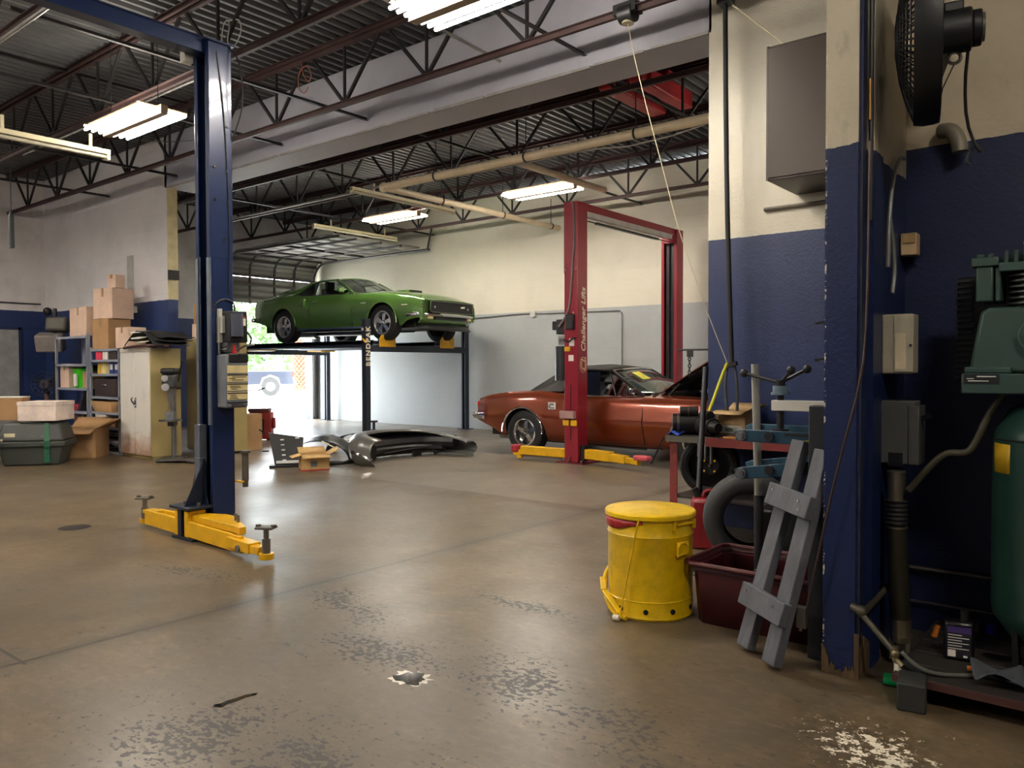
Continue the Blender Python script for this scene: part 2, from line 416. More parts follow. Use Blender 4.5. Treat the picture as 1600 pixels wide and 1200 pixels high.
# open web joists
mj = M('joist_red_oxide', (70, 50, 48), .55, .2, .25, 2.5); mw = M('joist_web_dark', (42, 39, 39), .5, .3, .2)
ZB, ZT = 4.05, 4.70
def chord(z0, z1, x0=XL, x1=3.):
    m = MB()
    for s in (-1, 1):
        ya, yb = (.012, .05) if s > 0 else (-.05, -.012)
        m.box(x0, x1, ya, yb, z1 - .006, z1); m.box(x0, x1, ya if s > 0 else -.018, .018 if s > 0 else yb + .032, z0, z1)
    return m
def make_joist():
    t = thing('roof_joist', 'x', 'roof joist', (0, 0, 0), 0, 'open web roof joists')
    build('bottom_chord', chord(ZB, ZB + .045), mj, t)
    build('top_chord', chord(ZT - .045 + .02, ZT + .02).join(chord(ZT, H_DECK)), mj, t)
    d1 = build('web', MB().bar((0, 0, ZB + .03), (-.57, 0, ZT), .03, .03), mw, t)
    d2 = build('web', MB().bar((0, 0, ZB + .03), (.57, 0, ZT), .03, .03), mw, t)
    d3 = build('web', MB().bar((0, 0, ZB + .03), (0, 0, ZT), .024, .024), mw, t)
    xs = [-5.43 + 1.22 * k for k in range(-8, 7)]
    for d in (d1, d2, d3):
        d.location.x = xs[0]
        for q in xs[1:]:
            c = d.copy(); COL.objects.link(c); c.location.x = q
    return t
J = make_joist()
jl = [(5.44, 'roof joist running just in front of the white header'), (3.98, 'roof joist above the blue lift, second from the white header'),
      (2.52, 'roof joist third from the white header, crossing above the overhead blue beam'), (6.93, 'rear bay roof joist close behind the white header'),
      (8.37, 'rear bay roof joist above the long cream heater pipe'), (9.83, 'rear bay roof joist over the green car'), (11.29, 'rear bay roof joist nearest the long back wall')]
J.location = (0, jl[0][0], 0); J['label'] = jl[0][1]
for y, lb in jl[1:]: dup(J, (0, y, 0), None, lb)
# bridging angles crossing under the joists
def bridging(x, y0, y1, z, label, w=.035, m=mw):
    return solo('bridging_bar', MB().box(-w / 2, w / 2, 0, y1 - y0, -.003, .003).box(-w / 2, -w / 2 + .006, 0, y1 - y0, 0, .035), m, label, 'brace', (x, y0, z), 0, 'bridging bars between joists')
bridging(-6.97, 2.4, YH, 4.105, 'dark bridging bar ending on the header left of the bright near lamp')
bridging(-8.6, 2.4, YH, 4.105, 'dark bridging bar ending on the header right behind the blue lift top')
bridging(-4.0, 2.4, YH, 4.105, 'dark bridging bar ending on the header below the near lamp')
bridging(-11.2, 1.0, YH, 4.105, 'dark bridging bar left of the blue column')
bridging(-13.4, 1.0, YH, 4.105, 'dark bridging bar nearest the far left corner')
bridging(-9.8, 1.0, YH, 4.72, 'dark bridging bar under the deck behind the blue beam')
bridging(-4.1, 6.52, YB, 4.105, 'rear bay bridging bar nearest the red lift side')
bridging(-6.9, 6.52, YB, 4.105, 'rear bay bridging bar near the red lift top')
bridging(-9.3, 6.52, YB, 4.105, 'rear bay bridging bar crossing midway over the cars')
bridging(-12.0, 6.52, YB, 4.105, 'rear bay bridging bar above the green car tail')
cond = M('galvanised_conduit', (170, 168, 164), .35, .8)
def conduit(pts, r, label, cat='conduit', m=cond, name='conduit', group='ceiling conduits', sm=0):
    p0 = Vector(pts[0])
    return solo(name, MB().tube([Vector(p) - p0 for p in pts], r, 8, sm), m, label, cat, p0, 0, group)
conduit([(-5.0, 3.3, 4.42), (-5.0, YH, 4.30)], .016, 'pale conduit running into the header below the near lamp')
conduit([(-16.0, 2.46, 3.99), (-6.2, 2.46, 3.99)], .018, 'bright conduit strapped to the joist at the top left')
conduit([(-12.0, 4.25, 4.2), (-7.4, 4.25, 4.2)], .012, 'thin conduit above the left lamp')
conduit([(-13.6, 8.0, 3.98), (-9.2, 8.0, 3.98), (-9.0, 8.05, 4.02)], .02, 'pale conduit along the joist above the green car')
conduit([(-8.4, 7.82, 3.86), (-6.2, 7.8, 3.82), (-5.2, 7.8, 3.84), (-4.4, 7.8, 3.75), (-3.0, 7.75, 3.9)], .009, 'thin loose wire drooping beside the heater pipe', 'wire', M('grey_wire', (150, 148, 140), .5), 'wire', None, 1)

# ------------------------------------------------------------------ lamps
tube_m = emis('lamp_tube_glow', (255, 249, 238), TUBE)
unlit = M('unlit_tube', (226, 220, 196), .35, 0, .04); cream = M('cream_enamel', (222, 210, 172), .4, 0, .06)
hous = M('lamp_housing', (150, 128, 100), .5, 0, .1)
def lamp(label, loc, L, n, w, gap, back=True):
    t = thing('ceiling_lamp', label, 'ceiling lamp', loc, 0, 'lit ceiling lamps')
    hb = MB().box(-L / 2, L / 2, -gap / 2, gap / 2, -.01, .075)
    bw = (w - gap) / 2
    for sy in (-1, 1):
        c_ = sy * (gap / 2 + bw / 2)
        hb.box(-L / 2 + .06, L / 2 - .06, c_ - bw * .3, c_ + bw * .3, .045, .075)
    for sx in (-1, 1): hb.box(sx * (L / 2 - .05) - .01, sx * (L / 2 - .05) + .01, -w / 2, w / 2, .04, .06)
    build('housing', hb, hous, t)
    per = n // 2; span = (w - gap) / 2
    for k in range(n):
        sd = -1 if k < per else 1; q = (k % per + .5) / per
        y = sd * (gap / 2 + span * q)
        build('lamp_tube', MB().cyl((-L / 2 + .01, y, .02), (L / 2 - .01, y, .02), .015, n=8), tube_m, t)
    for sx in (-.4, .4):
        build('hanger', MB().cyl((sx * L, 0, .075), (sx * L, 0, H_DECK - loc[2] - .01), .004, n=6), DKMETAL, t)
    return t
lamp('large bright six tube lamp hanging by the header at the top', (-3.62, 4.22, 3.9), 1.48, 6, .55, .09)
lamp('bright six tube lamp hanging left of the blue lift column', (-7.96, 3.83, 3.73), 1.22, 6, .5, .07)
lamp('bright lamp in the rear bay near the red lift', (-7.29, 9.78, 3.95), 1.25, 6, .5, .1)
lamp('bright lamp in the rear bay above the green car nose', (-10.62, 9.8, 3.95), 1.25, 6, .48, .1)
for lb, p, n in (('unseen fill lamp added overhead behind the near lamp', (-3.6, .6, 4.0), 4), ('unseen fill lamp added behind the left lamp', (-8.0, .4, 3.9), 6),
             ('unseen fill lamp added over the front left corner', (-13.2, 2.2, 4.0), 8),
             ('unseen fill lamp added over the front wall near the left', (-10.0, -1.8, 4.0), 6), ('unseen fill lamp added over the compressor side', (1.3, .8, 4.2), 6), ('unseen fill lamp added over the front wall, farther left', (-6.0, -1.6, 4.0), 6), ('unseen fill lamp added in the rear bay behind the blue wall', (-2.6, 9.78, 3.95), 6)):
    lamp(lb, p, 1.22, n, .5, .07)  # unseen lamps, added to brighten both bays and the compressor side

def strip(label, a, b, hang=True):
    a = Vector(a); b = Vector(b); L = (b - a).length
    t = thing('strip_lamp', label, 'strip lamp', a, 0, 'unlit strip lamps')
    build('housing', MB().box(-.035, .035, 0, L, .03, .075), cream, t)
    build('lamp_tube', MB().cyl((0, .03, .008), (0, L - .03, .008), .019, n=10), unlit, t)
    for y in (.0, L - .03): build('socket', MB().box(-.03, .03, y, y + .03, -.02, .06), cream, t)
    if hang:
        for y in (.2 * L, .85 * L): build('hanger', MB().box(-.012, .012, y - .012, y + .012, .075, .2), cream, t)
    return t
strip('unlit cream strip lamp hanging at the left edge before the lit lamp', (-8.05, 2.45, 3.37), (-8.05, 3.62, 3.37))
strip('unlit strip lamp left of the long heater pipe', (-9.2, 7.63, 3.88), (-9.2, 9.85, 3.88))
strip('unlit strip lamp above the green car beside the open door panels', (-12.2, 9.2, 3.9), (-12.2, 11.3, 3.9))

# cream heater pipe: an L of pipe with hooks
hp = M('cream_pipe', (214, 196, 164), .4, 0, .1, 3, dirt=(170, 150, 110), dirt_amt=.3)
t = thing('heater_pipe', 'long cream pipe hung under the rear bay joists with a right angle bend', 'pipe', (-8.62, 7.75, 3.88))
build('pipe_run', MB().cyl((0, 0, 0), (5.9, 0, 0), .055, n=16), hp, t)
build('pipe_run', MB().cyl((0, 0, 0), (.0, 4.35, .0), .048, n=16), hp, t)
build('elbow', MB().ball((0, 0, 0), .07), hp, t)
for x in (1.05, 2.6, 4.15): build('pipe_hook', MB().lathe([(.06, -.012), (.066, -.012), (.066, .012), (.06, .012), (.06, -.012)], (x, 0, 0), 'X', 16).cyl((x, 0, .06), (x, 0, .5), .006, n=6), DKMETAL, t)
for y in (1.2, 2.7, 4.1): build('pipe_hook', MB().lathe([(.053, -.012), (.06, -.012), (.06, .012), (.053, .012), (.053, -.012)], (0, y, 0), 'Y', 16).cyl((0, y, .055), (0, y, .5), .006, n=6), DKMETAL, t)
t = thing('branch_pipe', 'short cream pipe branching off above the red lift', 'pipe', (-6.3, 7.86, 3.9))
build('pipe_run', MB().cyl((0, 0, 0), (0, 2.1, 0), .045, n=14), hp, t)
build('end_cap', MB().cyl((0, 2.08, 0), (0, 2.14, 0), .052, n=14), hp, t)
# red tubular heater seen behind the joist
rd = M('red_heater_paint', (170, 30, 34), .45)
t = thing('roof_heater', 'red tubular unit tucked against the roof deck of the rear bay', 'heater', (-4.6, 8.0, 4.5))
build('duct', MB().box(-.3, -.1, -.35, .9, -.08, .12), rd, t, bevel=.02); build('duct', MB().box(.1, .26, -.35, .9, -.08, .12), rd, t, bevel=.02); build('bracket', MB().box(-.35, .3, .2, .32, .12, .18).box(-.32, .3, -.2, -.1, -.05, .12), rd, t)

# ------------------------------------------------------------------ garage door and outdoors
gd = M('door_steel', (150, 146, 140), .55, .1, .12, 2); gdk = M('door_strut', (84, 80, 78), .5, .3)
t = thing('garage_door', 'open sectional garage door curving up under the roof in the far corner', 'garage door', (XL, 9.72, 2.7)); t['kind'] = 'thing'
# path of panels: vertical then curve then horizontal along +X
path = [(.12, .05), (.12, .2), (.12, .35), (.12, .5), (.12, .635), (.12, .675)]
rad = .45; cz = .7
for a in range(0, 91, 15): path.append((.12 + rad - rad * math.cos(R(a)), cz + rad * math.sin(R(a))))
for i in range(1, 8): path.append((.57 + .47 * i, cz + rad + .0))
W = 2.3
for i in range(len(path) - 1):
    (xa, za), (xb, zb) = path[i], path[i + 1]
    if i == 4: continue                        # the slit of daylight between two sections
    seg = MB().add([(xa, 0, za), (xa, W, za), (xb, W, zb), (xb, 0, zb)], [(0, 1, 2, 3)])
    build('door_panel', seg, gd, t, solid=.03)
for i in (1, 3, 6, 9, 11, 13, 15):
    if i < len(path):
        xa, za = path[i]; build('stiffener', MB().bar((xa + .03, 0, za - .03), (xa + .03, W, za - .03), .05, .05), gdk, t)
for y in (.55, 1.2, 1.75):
    build('stile', MB().tube([(p + .03 * (1 if k < 8 else 0), y, q - .025) for k, (p, q) in enumerate(path)], .03, 6), gdk, t)
for y in (-.04, W + .04):
    build('door_track', MB().tube([(.1, y, -2.65)] + [(p, y, q - .06) for p, q in path] + [(4.1, y, path[-1][1] - .06)], .03, 6), gdk, t)
build('track_hanger', MB().bar((4.05, W + .04, path[-1][1] - .06), (4.2, W + .04, 1.6), .03, .03), gdk, t)
struct('trim_door_post', MB().box(XL, XL + .1, 12.02, 12.14, 0, 2.75), M('door_post_grey', (92, 88, 86), .5, .2), 'dark grey steel post at the side of the garage opening', 'trim')
struct('trim_door_post_near', MB().box(XL, XL + .1, 9.62, 9.72, 0, 2.75), M('door_post_grey', (92, 88, 86), .5, .2), 'grey steel post on the near side of the garage opening', 'trim')
gdr = thing('door_1', 'plain grey steel door in the far blue wall', 'door', (XL, 4.62, 0)); gdr['kind'] = 'structure'
build('door_leaf', MB().box(.0, .05, 0, .94, 0, 1.98), M('grey_door', (150, 148, 146), .5), gdr, bevel=.006)
build('door_frame', MB().box(.0, .03, -.05, 0, 0, 2.03).box(.0, .03, .94, .99, 0, 2.03).box(0, .03, -.05, .99, 1.98, 2.03), M('frame_blue', (30, 44, 80), .5), gdr)
build('handle', MB().cyl((.05, .1, 1.0), (.09, .1, 1.0), .02), STEEL, gdr)

struct('ground', MB().box(-90, XL - .2, -30, 80, -.12, -.02), M('yard_concrete', (206, 202, 192), .8, 0, .08, .4), 'sunlit pale concrete yard outside the garage door', 'ground')
# pickup in the yard
tk = thing('pickup_truck', 'blue grey pickup truck parked in the bright yard outside', 'truck', (-31.5, 21.3, -.02), math.atan2(.83, .555) + math.pi)
tp = M('truck_paint', (20, 26, 40), .3, .2, .05, coat=.5)
side = [(-1.0, .5), (-1.0, 1.0), (-.98, 1.12), (.95, 1.12), (1.0, 1.16), (1.25, 1.75), (2.55, 1.75), (3.15, 1.16), (4.1, 1.08), (4.3, .95), (4.3, .5), (3.8, .5), (3.7, .8), (3.35, .92), (3.0, .8), (2.9, .5), (.45, .5), (.35, .8), (0, .93), (-.35, .8), (-.45, .5)]
build('body', MB().prism(side, 'Y', -.9, .9), tp, tk, bevel=.03)
build('bed_cavity', MB().box(-.9, .85, -.8, .8, 1.1, 1.125), BLACK, tk)
for s in (-1, 1):
    build('side_window', MB().prism([(1.15, 1.2), (1.35, 1.68), (1.85, 1.68), (1.85, 1.2)], 'Y', s * .9, s * .905).prism([(1.93, 1.2), (1.93, 1.68), (2.48, 1.68), (2.95, 1.2)], 'Y', s * .9, s * .905), M('truck_glass', (30, 38, 46), .1), tk)
    build('tail_lamp', MB().box(-1.02, -.92, s * .8, s * .915, .85, 1.1), M('red_lens', (200, 30, 30), .2), tk)
    for x in (0, 3.35):
        w = build('wheel', MB().lathe([(.2, -.12), (.39, -.12), (.41, -.08), (.41, .08), (.39, .12), (.2, .12)], (x, s * .82, .41), 'Y', 28), RUBBER, tk)
        build('hubcap', MB().lathe([(.0001, .13 * s), (.1, .14 * s), (.24, .1 * s), (.27, .12 * s)], (x, s * .82, .41), 'Y', 24), M('alloy', (196, 196, 198), .25, .8), w)
build('rear_bumper', MB().box(-1.12, -1.0, -.88, .88, .48, .66), STEEL, tk, bevel=.02)
# trees beyond
lf = M('leaf_green', (62, 96, 40), .7, 0, .35, 3)
def tree(label, loc, trunk_h, r, seed, group='trees beyond the yard', name='tree', n=420):
    random.seed(seed); t = thing(name, label, 'tree', loc, 0, group)
    build('trunk', MB().tube([(0, 0, 0), (.06, .03, trunk_h * .5), (0, 0, trunk_h)], [.22, .18, .12], 8), M('bark', (120, 96, 72), .9, 0, .3, 10), t)
    m = MB()
    for i in range(n):
        d = Vector((random.gauss(0, 1), random.gauss(0, 1), random.gauss(0, .8))).normalized() * r * random.uniform(.45, 1)
        c = Vector((0, 0, trunk_h + r * .5)) + d; s = random.uniform(.14, .3) * r * .55
        a = Vector((random.gauss(0, 1), random.gauss(0, 1), random.gauss(0, 1))).normalized(); b = a.cross(Vector((random.random(), random.random(), 1))).normalized()
        m.add([c - a * s, c + b * s * .6, c + a * s, c - b * s * .6], [(0, 1, 2, 3)])
    build('foliage', m, lf, t); return t
tree('leafy green tree behind the truck cab outside', (-38, 24.0, 0), 1.6, 2.2, 11)
tree('leafy green tree outside behind the green car tail', (-43, 31.5, 0), 1.8, 2.4, 12)
tree('small green bush beside the reddish trunk outside', (-36, 26.6, 0), .5, .9, 13)
tree('taller green tree far out past the yard', (-52, 33, 0), 2.5, 3.6, 14)
tree('dense green tree far out left of the yard', (-54, 40, 0), 2.2, 3.4, 15)
pt = thing('palm_trunk', 'reddish shaggy palm trunk standing beyond the truck', 'tree', (-33.5, 24.35, 0))
random.seed(21); pmb = MB()
for k in range(26):
    z = .1 + k * .13
    for i in range(9):
        a = 2 * math.pi * (i + .5 * (k % 2)) / 9; pmb.bar((.2 * math.cos(a), .2 * math.sin(a), z), (.38 * math.cos(a), .38 * math.sin(a), z + .22), .09, .03)
build('boots', pmb, M('palm_boot', (150, 84, 66), .9, 0, .25, 5), pt); build('trunk', MB().cyl((0, 0, 0), (0, 0, 3.6), .2, .18), M('bark', (120, 96, 72)), pt)

# loose wires up in the roof
solo('tangled_wire', MB().tube([(0, 0, .05), (.03, .01, -.1), (.12, .02, -.2), (.2, 0, -.12), (.12, -.02, .0), (-.05, 0, -.06), (-.08, .02, -.22), (.02, .03, -.3), (.1, .02, -.24)], .006, 6, 2), M('wire_orange', (150, 92, 70), .5), 'tangled orange brown wire hanging from the joist before the header', 'wire', (-7.35, 5.40, 4.62))
solo('tangled_wire', MB().tube([(0, 0, .0), (.0, .01, .25), (.06, .02, .33), (.15, 0, .25), (.12, -.02, .08), (.2, 0, .02), (.3, .02, .14), (.26, .03, .28), (.1, .02, .3)], .006, 6, 2), M('wire_white', (190, 186, 180), .5), 'tangled pale wire looped on the joist right of the blue column top', 'wire', (-6.55, 3.95, 4.1))
solo('slack_wire', MB().tube([(0, 0, 0), (.5, .5, -.15), (1.0, 1.0, -.12), (1.4, 1.42, 0)], .005, 6, 2), BLACK, 'slack black wire sagging between joists behind the blue column', 'wire', (-9.6, 4.0, 4.06))
conduit([(XL + .015, 2.0, 2.47), (XL + .015, 5.95, 2.47)], .014, 'thin dark pipe along the far left wall above the blue paint', 'pipe', M('pipe_dark', (70, 66, 64), .5), 'wall_pipe', None)
# ------------------------------------------------------------------ cars
def mirror_x(m): return m
def car_wheel(parent, x, y, z, sd, rt, w, rr, spokes, rim_m, dark_m, style):
    h = w / 2
    tyre = build('wheel', MB().lathe([(rr, -h * .85), (rr + .02, -h), (rt - .05, -h), (rt - .012, -h * .82), (rt, -h * .55), (rt, h * .55), (rt - .012, h * .82), (rt - .05, h), (rr + .02, h), (rr, h * .85)], (x, y, z), 'Y', 40), RUBBER, parent)
    o = sd  # outward direction
    f = y + o * h
    rim = MB().lathe([(rr + .004, -o * h * .85), (rr + .012, o * h * .9), (rr - .012, o * h * .95), (rr - .03, o * h * .6), (rr - .045, o * h * .1)], (x, y, z), 'Y', 36)
    build('rim', rim, rim_m, tyre)
    build('wheel_disc', MB().lathe([(.0001, o * h * .25), (rr * .5, o * h * .2), (rr - .03, o * h * .15)], (x, y, z), 'Y', 28), dark_m, tyre)
    sp = MB()
    for k in range(spokes):
        a = 2 * math.pi * k / spokes + .3
        ca, sa = math.cos(a), math.sin(a); px_, pz_ = -sa, ca
        r0, r1 = .045, rr - .02; w0, w1 = (.028, .045) if style == 'mag' else (.036, .026)
        ya, yb = y + o * h * .62, y + o * h * .45
        v = []
        for (r_, w_, yy) in ((r0, w0, ya), (r1, w1, yb)):
            for sgn in (-1, 1):
                for dy in (0, -o * .025): v.append((x + ca * r_ + px_ * w_ * sgn, yy + dy, z + sa * r_ + pz_ * w_ * sgn))
        sp.add(v, [(0, 2, 6, 4), (1, 5, 7, 3), (0, 4, 5, 1), (2, 3, 7, 6), (0, 1, 3, 2), (4, 6, 7, 5)])
    build('spokes', sp, rim_m, tyre)
    build('hub_cap', MB().lathe([(.0001, o * (h * .8)), (.032, o * h * .78), (.05, o * h * .6), (.055, o * h * .3)], (x, y, z), 'Y', 20), CHROME, tyre)
    return tyre

def car_body(P):
    """grid of the lower body: returns dict of MB by region"""
    wh, zs, zc, prof, yd = pch(P['wh']), pch(P['zs']), pch(P['zc']), pch(P['prof']), pch(P['yd'])
    zr = pch(P['zr'])
    xs = set()
    n = 90
    for i in range(n + 1): xs.add(round(P['x0'] + (P['x1'] - P['x0']) * i / n, 4))
    for ax in (P['ra'], P['fa']):
        for i in range(25): xs.add(round(ax - P['ar'] * math.cos(math.pi * i / 24), 4))
        xs.add(round(ax - P['ar'] - .004, 4)); xs.add(round(ax + P['ar'] + .004, 4))
    for q in P['cuts']: xs.add(q)
    xs = sorted(xs); K = 16; N = 10
    def zbot(x):
        z = zr(x)
        for ax in (P['ra'], P['fa']):
            d = abs(x - ax)
            if d <= P['ar']: z = max(z, P['az'] + math.sqrt(max(0, P['ar'] ** 2 - d * d)))
        return z
    out = {k: MB() for k in ('side', 'deck', 'hood', 'boot', 'door-1', 'door1')}
    for sgn in (-1, 1):
        side = []; top = []
        for x in xs:
            zb, zt = zbot(x), zs(x)
            side.append([(x, sgn * wh(x) * prof((zb + (zt - zb) * k / K - P['zlo'](x)) / (zt - P['zlo'](x))), zb + (zt - zb) * k / K) for k in range(K + 1)])
            y0 = abs(side[-1][-1][1])
            row = []
            for j in range(N + 1):
                q = 1 - j / N; y = y0 * q
                z = zc(x) - (zc(x) - zt) * (q ** 2.4)
                bl = P.get('bulge')
                if bl: z += bl(x, y)
                row.append((x, sgn * y, z))
            top.append(row)
        for i in range(len(xs) - 1):
            xm = (xs[i] + xs[i + 1]) / 2
            reg = 'door%d' % sgn if P['door'][0] < xm < P['door'][1] else 'side'
            for k in range(K):
                m = out[reg]
                m.add([side[i][k], side[i + 1][k], side[i + 1][k + 1], side[i][k + 1]], [(0, 1, 2, 3)])
            if P['cabin'][0] < xm < P['cabin'][1]:
                for j in range(1):      # narrow sill along the cabin edge
                    out['deck'].add([top[i][j], top[i + 1][j], top[i + 1][j + 1], top[i][j + 1]], [(0, 1, 2, 3)])
                continue
            tr = 'hood' if P['hood'][0] < xm < P['hood'][1] else ('boot' if xm < P['cabin'][0] else 'deck')
            for j in range(N):
                edge = j < P.get('fender', 2)
                m = out['deck' if (edge or tr == 'deck') else tr]
                m.add([top[i][j], top[i + 1][j], top[i + 1][j + 1], top[i][j + 1]], [(0, 1, 2, 3)])
        out['ends'] = out.get('ends', [])
        out['ends'].append((side[0] + top[0][1:], side[-1] + top[-1][1:]))
    for e in (0, 1):
        L = out['ends'][0][e]; Rr = out['ends'][1][e]
        m = MB().loft([L, Rr]); out['tail' if e == 0 else 'nose'] = m
    for m in out.values():
        if isinstance(m, MB): weld(m)
    return out

def weld(m, eps=1e-4):
    d = {}; mp = []
    vs = []
    for p in m.v:
        k = (round(p[0] / eps), round(p[1] / eps), round(p[2] / eps))
        if k not in d: d[k] = len(vs); vs.append(p)
        mp.append(d[k])
    fs = []
    for f in m.f:
        g = []
        for i in f:
            if mp[i] not in g: g.append(mp[i])
        if len(g) > 2: fs.append(tuple(g))
    m.v, m.f = vs, fs; return m

def arcline(xc, xe, y, zc, ze, n=8):
    """curved cross line from -y to y; x and z ease from edge to centre"""
    L = []
    for i in range(2 * n + 1):
        q = (i - n) / n; L.append((xc + (xe - xc) * q * q, y * q, zc + (ze - zc) * q * q))
    return L

def lerpline(A, B, t): return [tuple(a + (b - a) * t for a, b in zip(p, q)) for p, q in zip(A, B)]

def seat(parent, x, y, z, m):
    build('seat', MB().box(x - .25, x + .25, y - .24, y + .24, z, z + .16).add([(x - .25, y - .24, z + .1), (x - .1, y - .24, z + .1), (x - .27, y - .2, z + .66), (x - .37, y - .2, z + .66), (x - .25, y + .24, z + .1), (x - .1, y + .24, z + .1), (x - .27, y + .2, z + .66), (x - .37, y + .2, z + .66)],
          [(0, 1, 2, 3), (4, 7, 6, 5), (0, 4, 5, 1), (1, 5, 6, 2), (2, 6, 7, 3), (3, 7, 4, 0)]).cbox((x - .33, y, z + .74), (.08, .22, .16)), m, parent, bevel=.03)

# ---- green fastback ---------------------------------------------------------
gp = M('green_car_paint', (88, 128, 58), .26, .35, .03, 2, coat=1.0)
vinyl = M('black_vinyl', (26, 26, 28), .5)
carglass = glass('car_glass', (190, 200, 196), .12); windglass = glass('windshield_glass', (185, 196, 190), .38)
def green_car(loc):
    t = thing('car', 'green fastback coupe raised on the four post lift', 'car', loc)
    P = dict(x0=-2.42, x1=2.26, ra=-1.385, fa=1.385, ar=.375, az=.33, cuts=(.62, -.62, .60, -.60),
             wh=[(-2.42, .80), (-2.1, .87), (-1.4, .915), (-.6, .90), (.6, .895), (1.4, .90), (2.0, .82), (2.26, .745)],
             zs=[(-2.42, .955), (-1.9, .945), (-1.2, .94), (-.8, .925), (.5, .90), (1.3, .87), (2.0, .79), (2.26, .725)],
             zc=[(-2.42, 1.0), (-2.1, 1.01), (-.6, .98), (.7, .985), (1.4, .945), (2.0, .85), (2.26, .74)],
             prof=[(0, .90), (.12, .955), (.35, .99), (.6, 1.0), (.78, .985), (.9, .955), (1, .915)],
             yd=[(-3, 1), (3, 1)], zr=[(-2.42, .46), (-2.0, .38), (-1.9, .27), (-.9, .24), (1.0, .24), (1.8, .27), (1.95, .36), (2.26, .42)],
             zlo=lambda x: .22, door=(-.6, .6), cabin=(-2.14, .62), hood=(.62, 2.2), fender=2,
             bulge=lambda x, y: 0)
    G = car_body(P)
    build('body', weld(G['side'].join(G['tail']).join(G['deck']).join(MB().join(G['nose']))), gp, t, smooth=50)
    build('door', G['door-1'], gp, t, smooth=50); build('door', G['door1'], gp, t, smooth=50)
    hood = build('hood', G['hood'], gp, t, smooth=50)
    build('boot_lid', G['boot'], gp, t, smooth=50)
    # hood scoop
    build('hood_scoop', MB().loft([[(.95, -.16, .975), (.95, -.1, .98), (.95, .1, .98), (.95, .16, .975)], [(1.15, -.2, .965), (1.15, -.15, .995), (1.15, .15, .995), (1.15, .2, .965)], [(1.42, -.2, .925), (1.42, -.16, .985), (1.42, .16, .985), (1.42, .2, .925)]]), gp, hood, smooth=50)
    build('scoop_mouth', MB().add([(1.425, -.19, .93), (1.425, -.155, .98), (1.425, .155, .98), (1.425, .19, .93)], [(0, 1, 2, 3)]), BLACK, hood)
    # greenhouse
    wsb = arcline(.78, .52, .70, .965, .915); wst = arcline(.0, -.12, .545, 1.275, 1.235)
    build('windshield', MB().loft([lerpline(wsb, wst, q) for q in (0, .25, .5, .75, 1)]), windglass, t)
    r1 = arcline(-.02, -.14, .56, 1.283, 1.238); r2 = arcline(-.45, -.5, .575, 1.305, 1.245); r3 = arcline(-.95, -.98, .565, 1.27, 1.215)
    bl0 = arcline(-1.0, -1.02, .53, 1.262, 1.215); bl1 = arcline(-2.12, -2.1, .60, 1.01, .985)
    build('roof', MB().loft([r1, lerpline(r1, r2, .5), r2, lerpline(r2, r3, .5), r3, bl0]), gp, t, smooth=60, solid=.02)
    build('rear_window', MB().loft([lerpline(bl0, bl1, q) for q in (0, .33, .66, 1)]), carglass, t)
    for s in (-1, 1):
        A, B = (.50, s * .712, .91), (-.13, s * .565, 1.235)
        build('pillar', MB().bar(A, B, .05, .055), gp, t, bevel=.01)
        build('roof_rail', MB().tube([B, (-.45, s * .59, 1.235), (-.75, s * .6, 1.205), (-.98, s * .62, 1.13), (-1.2, s * .69, 1.0)], .02, 8, 1), gp, t)
        # sail panel behind the quarter window
        o1 = [(-.14, s * .56, 1.238), (-.5, s * .575, 1.245), (-.98, s * .565, 1.215), (-1.5, s * .585, 1.125), (-2.12, s * .62, .975)]
        i1 = [(-.14, s * .575, 1.225), (-.5, s * .60, 1.225), (-.9, s * .63, 1.16), (-1.2, s * .72, 1.0), (-2.12, s * .80, .93)]
        build('sail_panel', MB().loft([o1, lerpline(o1, i1, .5), i1]).add([(-1.2, s * .72, 1.0), (-2.12, s * .80, .93), (-2.12, s * .85, .91), (-1.1, s * .83, .905)], [(0, 1, 2, 3)]), gp, t, smooth=60, solid=.015)
        build('quarter_window', MB().add([(-.62, s * .775, .92), (-1.12, s * .75, .95), (-.86, s * .635, 1.165), (-.64, s * .612, 1.205)], [(0, 1, 2, 3)]), carglass, t)
        build('window_post', MB().bar((-.60, s * .78, .9), (-.63, s * .61, 1.215), .02, .03), BLACK, t)
        build('belt_trim', MB().tube([(.5, s * .79, .915), (-.6, s * .80, .925), (-1.14, s * .76, .955)], .011, 6), CHROME, t)
        # door outline, handle, side scoop, badges, sill trim
        build('door_gap', MB().tube([(.60, s * .825, .895), (.605, s * .905, .6), (.6, s * .86, .30)], .006, 6).tube([(-.60, s * .83, .91), (-.605, s * .915, .62), (-.6, s * .875, .30)], .006, 6), BLACK, t)
        build('door_handle', MB().box(-.5, -.36, s * .885 - .012, s * .885 + .012, .79, .81), CHROME, t, bevel=.004)
        build('side_scoop', MB().prism([(-.95, .74), (-.72, .70), (-.70, .86), (-.74, .87)], 'Y', s * .86, s * .935), gp, t, bevel=.012)
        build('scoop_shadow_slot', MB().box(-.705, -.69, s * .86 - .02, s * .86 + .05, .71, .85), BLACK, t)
        build('sill_trim', MB().bar((-1.0, s * .862, .262), (.99, s * .862, .262), .02, .035), CHROME, t)
        build('side_marker', MB().box(1.84, 1.97, s * .84 - .012, s * .84 + .012, .63, .645), WHITEP, t)
        build('fender_badge', MB().box(1.0 - .14, 1.0, s * .91 - .008, s * .91 + .008, .70, .715), CHROME, t)
        build('arch_trim', MB().tube([(ax + .378 * math.cos(a), s * (.905 if ax < 0 else .895), .33 + .378 * math.sin(a)) for ax in (-1.385,) for a in [math.pi * k / 16 for k in range(17)]], .012, 6), gp, t)
